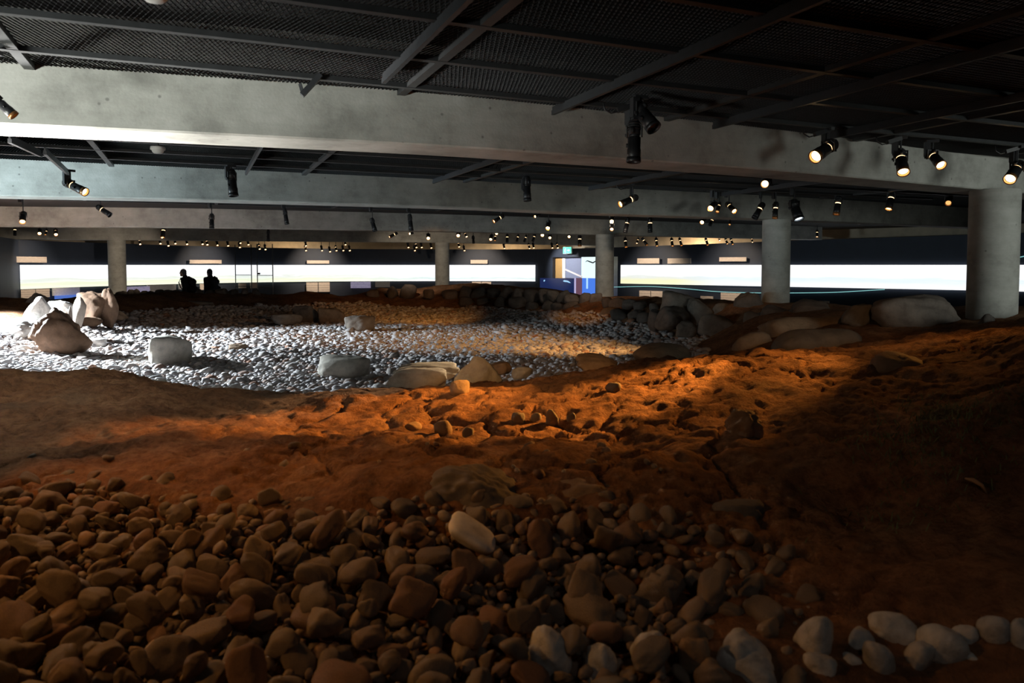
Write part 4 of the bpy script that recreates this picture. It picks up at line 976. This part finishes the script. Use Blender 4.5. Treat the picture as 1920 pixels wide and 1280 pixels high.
for x0, x1, y0, y1, mt, sp, lab in ((41, 73, 542, 558, 'sign', 2, 'double text board below the left end of the panorama'), (101, 131, 539, 553, 'sign_white', 0, 'white text board above the small blue display at the left'), (238, 270, 537, 549, 'screen_violet', 0, 'violet screen right of the left column'), (283, 312, 533, 546, 'sign_white', 0, 'white text board left of the first visitor'), (333, 341, 533, 542, 'sign_white', 0, 'narrow white board half hidden by the first visitor'), (374, 386, 532, 543, 'sign', 0, 'narrow beige board between the two visitors'),
        (446, 456, 531, 540, 'sign', 0, 'left one of two small square boards behind the glass case'), (468, 478, 530, 540, 'sign', 0, 'right one of two small square boards behind the glass case'), (575, 615, 529, 547, 'sign', 2, 'double beige text board below the panorama left of the far column'), (658, 694, 528, 540, 'screen_violet', 0, 'wide violet screen below the panorama in the middle'), (704, 731, 528, 538, 'sign_white', 0, 'white text board right of the wide violet screen'), (885, 922, 528, 541, 'sign', 2, 'double beige text board right of the thin far column'),
        (1206, 1244, 545, 562, 'sign', 2, 'double text board below the cyan light line'), (1360, 1394, 549, 566, 'sign', 0, 'beige text board left of the second column'), (1320, 1339, 555, 562, 'sign', 0, 'small low board behind the heap of boulders'), (1512, 1524, 562, 572, 'sign', 0, 'left one of two tiny boards right of the second column'), (1543, 1556, 564, 574, 'sign', 0, 'right one of two tiny boards right of the second column')):
    wall_thing(x0, x1, y0, y1, 'text_board', M[mt], lab, 'sign', group=LOW, split=sp)
wall_thing(104, 133, 553, 561, 'blue_display', M['screen_blue'], 'small blue glowing display below the white board at the left', 'display', off=.3, thick=.25)

# glowing cyan line drawn along the wall
def wall_line(pts, label, r=.011):
    P3 = []
    for px, py in pts:
        p, d = wall_px(px); nr = np.array([d[1], -d[0]]); q = p+nr*.06; P3.append((q[0], q[1], at(960, py, q[1]).z))
    c = spline(P3, 6)
    o = MB().tube([tuple(x) for x in c], r, 6).build('light_line', M['cyan_line'], smooth=True); tag(o, label, 'light line', 'cyan light lines on the wall')
wall_line([(1152, 538), (1220, 537), (1285, 541), (1340, 546), (1400, 548.5), (1480, 549), (1560, 548), (1610, 545.5), (1660, 542.5)], 'thin curved cyan light line on the wall under the right panorama')
wall_line([(1903, 483.5), (1912, 482), (1925, 479)], 'short cyan light line at the right edge beside the thick column', .012)

# exit sign above the doorway
p, d = wall_px(1071); nr = np.array([d[1], -d[0]]); q = p+nr*.25; ang = math.atan2(d[1], d[0])
wd = 18*q[1]/F/.75; z0 = at(960, 475.5, q[1]).z; z1 = at(960, 462.5, q[1]).z; ht = z1-z0
root = empty('exit_sign', (q[0], q[1], z0), ang); tag(root, 'green glowing emergency exit sign above the doorway', 'sign')
MB().box((0, .03, ht/2), (wd, .06, ht)).build('sign_case', M['plastic'], root)
face = MB().box((0, -.005, ht/2), (wd*.95, .012, ht*.92)).build('sign_face', emit('exit_sign_green', (.16, .85, .62), 1.3), root)
wm = emit('exit_sign_white', (1, 1, 1), 1.5); fz = -.014
m = MB()
m.box((-.19*wd, fz, ht*.74), (.05*wd, .004, .12*ht)); m.bar((-.2*wd, fz, ht*.66), (-.24*wd, fz, ht*.42), .004, .055*wd, up=(0, 1, 0))
m.bar((-.24*wd, fz, ht*.42), (-.15*wd, fz, ht*.3), .004, .04*wd, up=(0, 1, 0)); m.bar((-.15*wd, fz, ht*.3), (-.17*wd, fz, ht*.16), .004, .035*wd, up=(0, 1, 0))
m.bar((-.24*wd, fz, ht*.42), (-.3*wd, fz, ht*.2), .004, .04*wd, up=(0, 1, 0)); m.bar((-.2*wd, fz, ht*.62), (-.1*wd, fz, ht*.5), .004, .03*wd, up=(0, 1, 0)); m.bar((-.2*wd, fz, ht*.62), (-.3*wd, fz, ht*.52), .004, .03*wd, up=(0, 1, 0))
m.build('running_figure', wm, root)
m = MB(); m.box((.12*wd, fz, ht*.5), (.2*wd, .004, .09*ht)); n = len(m.v)
m.v += [(.2*wd, fz-.002, ht*.68), (.2*wd, fz-.002, ht*.32), (.34*wd, fz-.002, ht*.5), (.2*wd, fz+.002, ht*.68), (.2*wd, fz+.002, ht*.32), (.34*wd, fz+.002, ht*.5)]
m.f += [(n, n+1, n+2), (n+5, n+4, n+3), (n, n+3, n+4, n+1), (n+1, n+4, n+5, n+2), (n+2, n+5, n+3, n)]
m.build('arrow', wm, root)

# doorway with the lit side room behind it
p0, _ = wall_px(1036); p1, _ = wall_px(1160)
def dpt(px, py, back): # point behind the doorway
    pp, d = wall_px(px); nr = np.array([d[1], -d[0]]); Y = (pp-nr*back)[1]; return at(px, py, Y)
def slab(x0, x1, y0, y1, back, mat, name, parent=None, thick=.06):
    a = dpt(x0, y1, back); b = dpt(x1, y1, back); t = dpt(x0, y0, back); m = MB()
    dd = (b-a); dd.z = 0
    zm = (a.z+t.z)/2
    return MB().bar((a.x, a.y, zm), (b.x, b.y, zm), thick, t.z-a.z).build(name, mat, parent)
dr = empty('door_1', (0, 0, 0)); dr['kind'] = 'structure'
slab(1036.5, 1041.5, 481, 552, .50, plain('white_door_edge', (.85, .80, .74), .6, var=.03), 'door_jamb', dr)
slab(1041.5, 1055, 481, 521, .52, plain('amber_wall_paint', (.55, .33, .12), .8, var=.05), 'side_wall', dr)
slab(1055, 1060.5, 481, 521, .50, plain('white_post_paint', (.88, .88, .9), .6, var=.03), 'door_post', dr)
slab(1060.5, 1093, 480, 521, .62, plain('grey_blue_wall_paint', (.26, .30, .44), .8, var=.05), 'rear_wall', dr)
slab(1091, 1124, 480, 521, .55, emit('lit_screen', (.78, .95, .98), 1.1), 'rear_screen', dr)
a = dpt(1060, 505, .5); b = dpt(1092, 519, .5)
MB().bar(a, b, .06, .07).build('handrail', plain('white_handrail_paint', (.88, .82, .82), .5, var=.03), dr)
a = [dpt(x, y, .48) for x, y in ((1098, 491), (1101, 488.5), (1106, 490.5), (1112, 492.5), (1116, 490), (1122, 488))]
MB().tube(a, [.01, .02, .03, .03, .025, .01], 6).build('wing_silhouette', M['black'], dr, True)
# blue backlit display with a pale whale-like shape
p, d = wall_px(1066); q = p + np.array([d[1], -d[0]])*1.5        # spot added in front to light the room behind the doorway
light('SPOT', 'doorway_fill', (q[0]-.3, q[1], E+.80), dpt(1066, 503, .55), 300, (1.0, .95, .9), .05, 66, .6)
fr_ = empty('blue_backlit_display', (0, 0, 0)); tag(fr_, 'blue backlit display case with pale drifting shapes beside the middle column', 'display')
def fslab(x0, x1, y0, y1, mat, name, back=-.6): return slab(x0, x1, y0, y1, back, mat, name, fr_, .05)
fslab(1013, 1077, 521, 556, emit('deep_blue_print', (.01, .03, .16), .5), 'dark_panel')
fslab(1077.2, 1080.5, 521, 556, emit('pale_strip', (.55, .5, .8), .8), 'pale_strip', -.62)
fslab(1080.7, 1092, 521, 556, emit('reddish_strip', (.22, .10, .16), .6), 'reddish_panel')
fslab(1092.2, 1121, 521, 557, emit('bright_blue_print', (.07, .22, .85), .95), 'bright_panel')
fslab(1100, 1102.5, 521, 541, emit('blue_tube', (.4, .65, 1), 1.2), 'light_tube', -.66)
sh = emit('pale_blue_shape', (.35, .65, .95), 1.0)
for nm, pts, rr in (('drifting_shape', ((1049, 529), (1054, 527), (1060, 526.5), (1066, 527.5), (1070, 530), (1066, 531)), [.02, .07, .09, .07, .05, .02]), ('drifting_shape', ((1020, 524), (1022, 526), (1023, 528)), [.03, .08, .03]), ('drifting_shape', ((1027, 528.5), (1032, 527.5), (1037, 527), (1042, 526.5)), [.03, .025, .025, .02])):
    MB().tube([dpt(x, y, -.66) for x, y in pts], rr, 8).build(nm, sh, fr_, True)

# glass display case with thin steel posts and thin rails
gx0 = [(442, 27.5), (472, 27.5), (483, 26.5), (512, 26.5)]
root = empty('glass_case', at(478, 540, 27)); root.location.z = 0; tag(root, 'tall glass case with four thin steel posts before the panorama', 'glass case')
gm, nt, pb = new_mat('clear_glass'); pb.inputs['Roughness'].default_value = .03; pb.inputs['Transmission Weight'].default_value = 1.0; pb.inputs['IOR'].default_value = 1.05; pb.inputs['Base Color'].default_value = (.95, .98, 1, 1)
cs = []
for px, Y in gx0:
    q = at(px, 540, Y)-Vector(root.location); cs.append(q)
    MB().lathe([(0, 0), (.018, 0), (.018, E+.75), (0, E+.75)], 8).build('post', M['steel'], root, True, loc=(q.x, q.y, 0))
for i, j in ((0, 1), (2, 3)):
    a, b = cs[i], cs[j]
    for z in (E-.36, E-.78): MB().bar((a.x, a.y, z), (b.x, b.y, z), .02, .02).build('rail', M['steel'], root)
    MB().bar((a.x, a.y, 1.45), (b.x, b.y, 1.45), .012, 2.1).build('pane', gm, root)
MB().box((cs[2].x+.05, cs[2].y, E-.30), (.10, .03, .06)).build('tag_plate', M['black'], root)

# smoke detectors and a bare bracket
def detector(px, py, Y, label):
    p = at(px, py, Y); s_ = 1.0
    root = empty('smoke_detector', (p.x, p.y, p.z+.045)); tag(root, label, 'smoke detector')
    MB().lathe([(0, 0), (.062, 0), (.066, -.01), (.066, -.028), (.058, -.032)], 24).build('base', M['plastic'], root, True)
    MB().lathe([(.058, -.030), (.052, -.036), (.048, -.05), (.035, -.062), (0, -.064)], 24).build('sensor_cap', M['plastic'], root, True)
    MB().box((0, 0, .3), (.02, .02, .6)).build('rod', M['darkgrey'], root)
detector(296, 284, 7.0, 'white smoke detector hanging below the nearest beam at left')
detector(290, -5, 3.1, 'white smoke detector cut by the top edge of the picture')
p = at(583, 150, 4.7); root = empty('lamp_bracket', (p.x, p.y, CEIL)); tag(root, 'bare steel bracket hooked on the mesh before the nearest beam', 'bracket')
z = p.z-CEIL
MB().bar((.02, 0, 0), (.02, 0, z), .03, .012, up=(0, 1, 0)).build('hanger', M['frame_metal'], root)
MB().bar((.06, 0, z+.03), (-.05, -.03, z-.10), .055, .03).build('arm', M['darkgrey'], root)
MB().bar((-.045, -.03, z-.085), (-.06, -.03, z-.03), .02, .012, up=(0, 1, 0)).build('hook', M['darkgrey'], root)

# ------------------------------------------------------------------ two visitors
def capsule(m, a, b, ra, rb, seg=12):
    a = Vector(a); b = Vector(b); d = b-a
    t = d.normalized() if d.length > 1e-6 else Vector((0, 0, 1))
    pts, rr = [], []
    for k in range(5): an = math.pi/2*(1-k/4); pts.append(a-t*ra*math.sin(an)); rr.append(max(ra*math.cos(an), .001))
    for k in range(1, 5): an = math.pi/2*k/4; pts.append(b+t*rb*math.sin(an)); rr.append(max(rb*math.cos(an), .001))
    u = t.cross(Vector((0, 0, 1)))
    if u.length < 1e-3: u = t.cross(Vector((1, 0, 0)))
    u.normalize(); v = t.cross(u); n = len(m.v); k = len(pts)
    for p, r in zip(pts, rr):
        for j in range(seg): an = 2*math.pi*j/seg; m.v.append(tuple(p+(u*math.cos(an)+v*math.sin(an))*r))
    for i in range(k-1):
        for j in range(seg): j2 = (j+1) % seg; m.f.append((n+i*seg+j, n+i*seg+j2, n+(i+1)*seg+j2, n+(i+1)*seg+j))
    m.f.append(tuple(n+j for j in reversed(range(seg)))); m.f.append(tuple(n+(k-1)*seg+j for j in range(seg)))
def ell(m, c, r, seg=16):
    n = len(m.v)
    for i in range(9):
        ph = math.pi*i/8
        for j in range(seg): a = 2*math.pi*j/seg; m.v.append((c[0]+r[0]*max(math.sin(ph), .01)*math.cos(a), c[1]+r[1]*max(math.sin(ph), .01)*math.sin(a), c[2]+r[2]*math.cos(ph)))
    for i in range(8):
        for j in range(seg): j2 = (j+1) % seg; m.f.append((n+i*seg+j, n+(i+1)*seg+j, n+(i+1)*seg+j2, n+i*seg+j2))
    m.f.append(tuple(n+j for j in range(seg))); m.f.append(tuple(n+8*seg+j for j in reversed(range(seg))))
def fused(m, name, mat, parent, vox=.009):
    o = m.build(name, mat, parent, True)
    r = o.modifiers.new('remesh', 'REMESH'); r.mode = 'VOXEL'; r.voxel_size = vox; r.use_smooth_shade = True
    s_ = o.modifiers.new('smooth', 'SMOOTH'); s_.factor = .5; s_.iterations = 3
    return o
skin = plain('skin', (.55, .36, .28), .6, var=.05)
def person(loc, yaw, jacket, hairc, trousers, label, lean, bag, gait=.22):
    root = empty('person', loc, yaw); tag(root, label, 'person', 'visitors walking along the far wall')
    L = lean                                     # local: facing +x, left is +y
    hip = (0, 0, .93); ch = (.02+L*.45, 0, 1.32); nk = (.03+L*.6, 0, 1.47); hd = (.07+L*.75, 0, 1.595)
    legs = []
    for s_, g_ in ((1, gait), (-1, -gait)):
        h = (0, .09*s_, .9); k = (g_*.55+.05, .095*s_, .50); a = (g_-.04 if g_ > 0 else g_-.10, .10*s_, .09 if g_ > 0 else .13); t = (a[0]+.16, a[1]+.015*s_, .04 if g_ > 0 else .05)
        legs.append((h, k, a, t))
    arms = []
    for s_, g_ in ((1, -.10), (-1, .18)):
        sh = (ch[0]-.01, .185*s_, 1.39); el = (ch[0]-.03+g_*.5, .225*s_, 1.12); wr = (el[0]+.12+g_*.5, .20*s_, .90)
        arms.append((sh, el, wr, s_))
    b = MB()
    capsule(b, hip, (.01, 0, 1.08), .125, .12); capsule(b, (.01, 0, 1.08), ch, .12, .135); capsule(b, (ch[0], -.12, 1.38), (ch[0], .12, 1.38), .062, .062); capsule(b, (ch[0], 0, 1.36), nk, .075, .055); capsule(b, nk, (hd[0]-.015, 0, 1.56), .055, .055)
    ell(b, (hd[0], 0, hd[2]+.01), (.095, .075, .115)); ell(b, (hd[0]+.045, 0, hd[2]-.065), (.05, .05, .05)); capsule(b, (hd[0]+.09, 0, hd[2]+.012), (hd[0]+.112, 0, hd[2]-.018), .008, .015)
    for s_ in (1, -1): ell(b, (hd[0]-.01, .074*s_, hd[2]), (.02, .012, .032))
    for h, k, a, t in legs: capsule(b, h, k, .085, .055); capsule(b, k, a, .055, .04); capsule(b, a, t, .04, .032)
    for sh, el, wr, s_ in arms:
        capsule(b, sh, el, .05, .042); capsule(b, el, wr, .042, .029)
        dn = (Vector(wr)-Vector(el)).normalized(); pc = Vector(wr)+dn*.05; sd = Vector((.6, -.1*s_, .4)).normalized()
        capsule(b, wr, pc, .028, .034)
        for q, (o_, ln) in enumerate(((-.027, .062), (-.009, .075), (.010, .07), (.027, .055))):
            r0 = pc+dn*.02+sd*o_; m1 = r0+dn*ln*.55; e1 = m1+(dn*.75+Vector((.2, -.5*s_, 0))*.6)*ln*.5
            capsule(b, r0, m1, .0095, .009, 8); capsule(b, m1, e1, .009, .008, 8)
        th = Vector(wr)+dn*.03+sd*.028; capsule(b, th, th+dn*.03+sd*.03, .011, .010, 8); capsule(b, th+dn*.03+sd*.03, th+dn*.06+sd*.035, .010, .009, 8)
    fused(b, 'body', skin, root, .0085)
    j = MB()
    capsule(j, (0, 0, .88), (.01, 0, 1.08), .165, .155); capsule(j, (.01, 0, 1.08), (ch[0], 0, 1.30), .155, .155); capsule(j, (ch[0], -.13, 1.385), (ch[0], .13, 1.385), .082, .082); capsule(j, (ch[0]-.01, 0, 1.40), (nk[0]-.02, 0, 1.475), .09, .072)
    capsule(j, (0, -.05, .84), (0, .05, .84), .15, .15)
    for sh, el, wr, s_ in arms: capsule(j, sh, el, .072, .062); capsule(j, el, Vector(wr)-(Vector(wr)-Vector(el)).normalized()*.02, .062, .046)
    fused(j, 'jacket', jacket, root, .012)
    t_ = MB()
    for h, k, a, t in legs: capsule(t_, h, k, .105, .075); capsule(t_, k, a, .075, .062)
    capsule(t_, (0, -.06, .88), (0, .06, .88), .13, .13)
    fused(t_, 'trousers', trousers, root, .012)
    for h, k, a, t in legs:
        s_m = MB(); capsule(s_m, (a[0]-.03, a[1], t[2]+.01), (t[0]+.03, t[1], t[2]), .052, .042); fused(s_m, 'shoe', M['black'], root, .01)
    hm = MB(); ell(hm, (hd[0]-.022, 0, hd[2]+.035), (.098, .088, .105)); ell(hm, (hd[0]-.065, 0, hd[2]-.03), (.055, .072, .07)); fused(hm, 'hair', hairc, root, .01)
    em = MB()
    for s_ in (1, -1): ell(em, (hd[0]+.083, .03*s_, hd[2]+.018), (.010, .014, .008), 8)
    em.build('eyes', M['black'], root, True)
    if bag:
        bm_ = MB(); capsule(bm_, (ch[0]-.235, -.07, 1.30), (ch[0]-.235, .07, 1.30), .10, .10); capsule(bm_, (ch[0]-.25, -.08, 1.05), (ch[0]-.25, .08, 1.05), .13, .13); capsule(bm_, (ch[0]-.24, 0, 1.05), (ch[0]-.235, 0, 1.32), .13, .11)
        bg = fused(bm_, 'backpack', bag, root, .012)
        for s_ in (1, -1): MB().tube([(ch[0]-.2, .11*s_, 1.40), (ch[0]-.05, .12*s_, 1.475), (ch[0]+.10, .12*s_, 1.42), (ch[0]+.165, .12*s_, 1.28), (ch[0]+.08, .15*s_, 1.10), (ch[0]-.15, .14*s_, 1.0)], .018, 8).build('strap', M['black'], bg, True)
    return root
navy_j = plain('navy_jacket', (.018, .020, .030), .8); black_j = plain('black_jacket', (.016, .020, .020), .8)
hx = at(348, 505, 24.6)
person((hx.x+.06, 24.6, 0), math.pi*.97, black_j, plain('grey_hair', (.20, .18, .19), .8), plain('dark_trousers', (.02, .02, .025), .9), 'grey haired visitor in a dark jacket with a black backpack, walking left', .12, plain('black_backpack', (.012, .012, .013), .7))
hx = at(393, 505, 24.9)
person((hx.x+.05, 24.9, 0), math.pi*.80, navy_j, plain('dark_blue_hood', (.05, .06, .09), .9), plain('navy_trousers', (.015, .016, .022), .9), 'visitor in navy clothes with dark head covering, following the grey haired one', .05, plain('navy_backpack', (.015, .018, .03), .7))
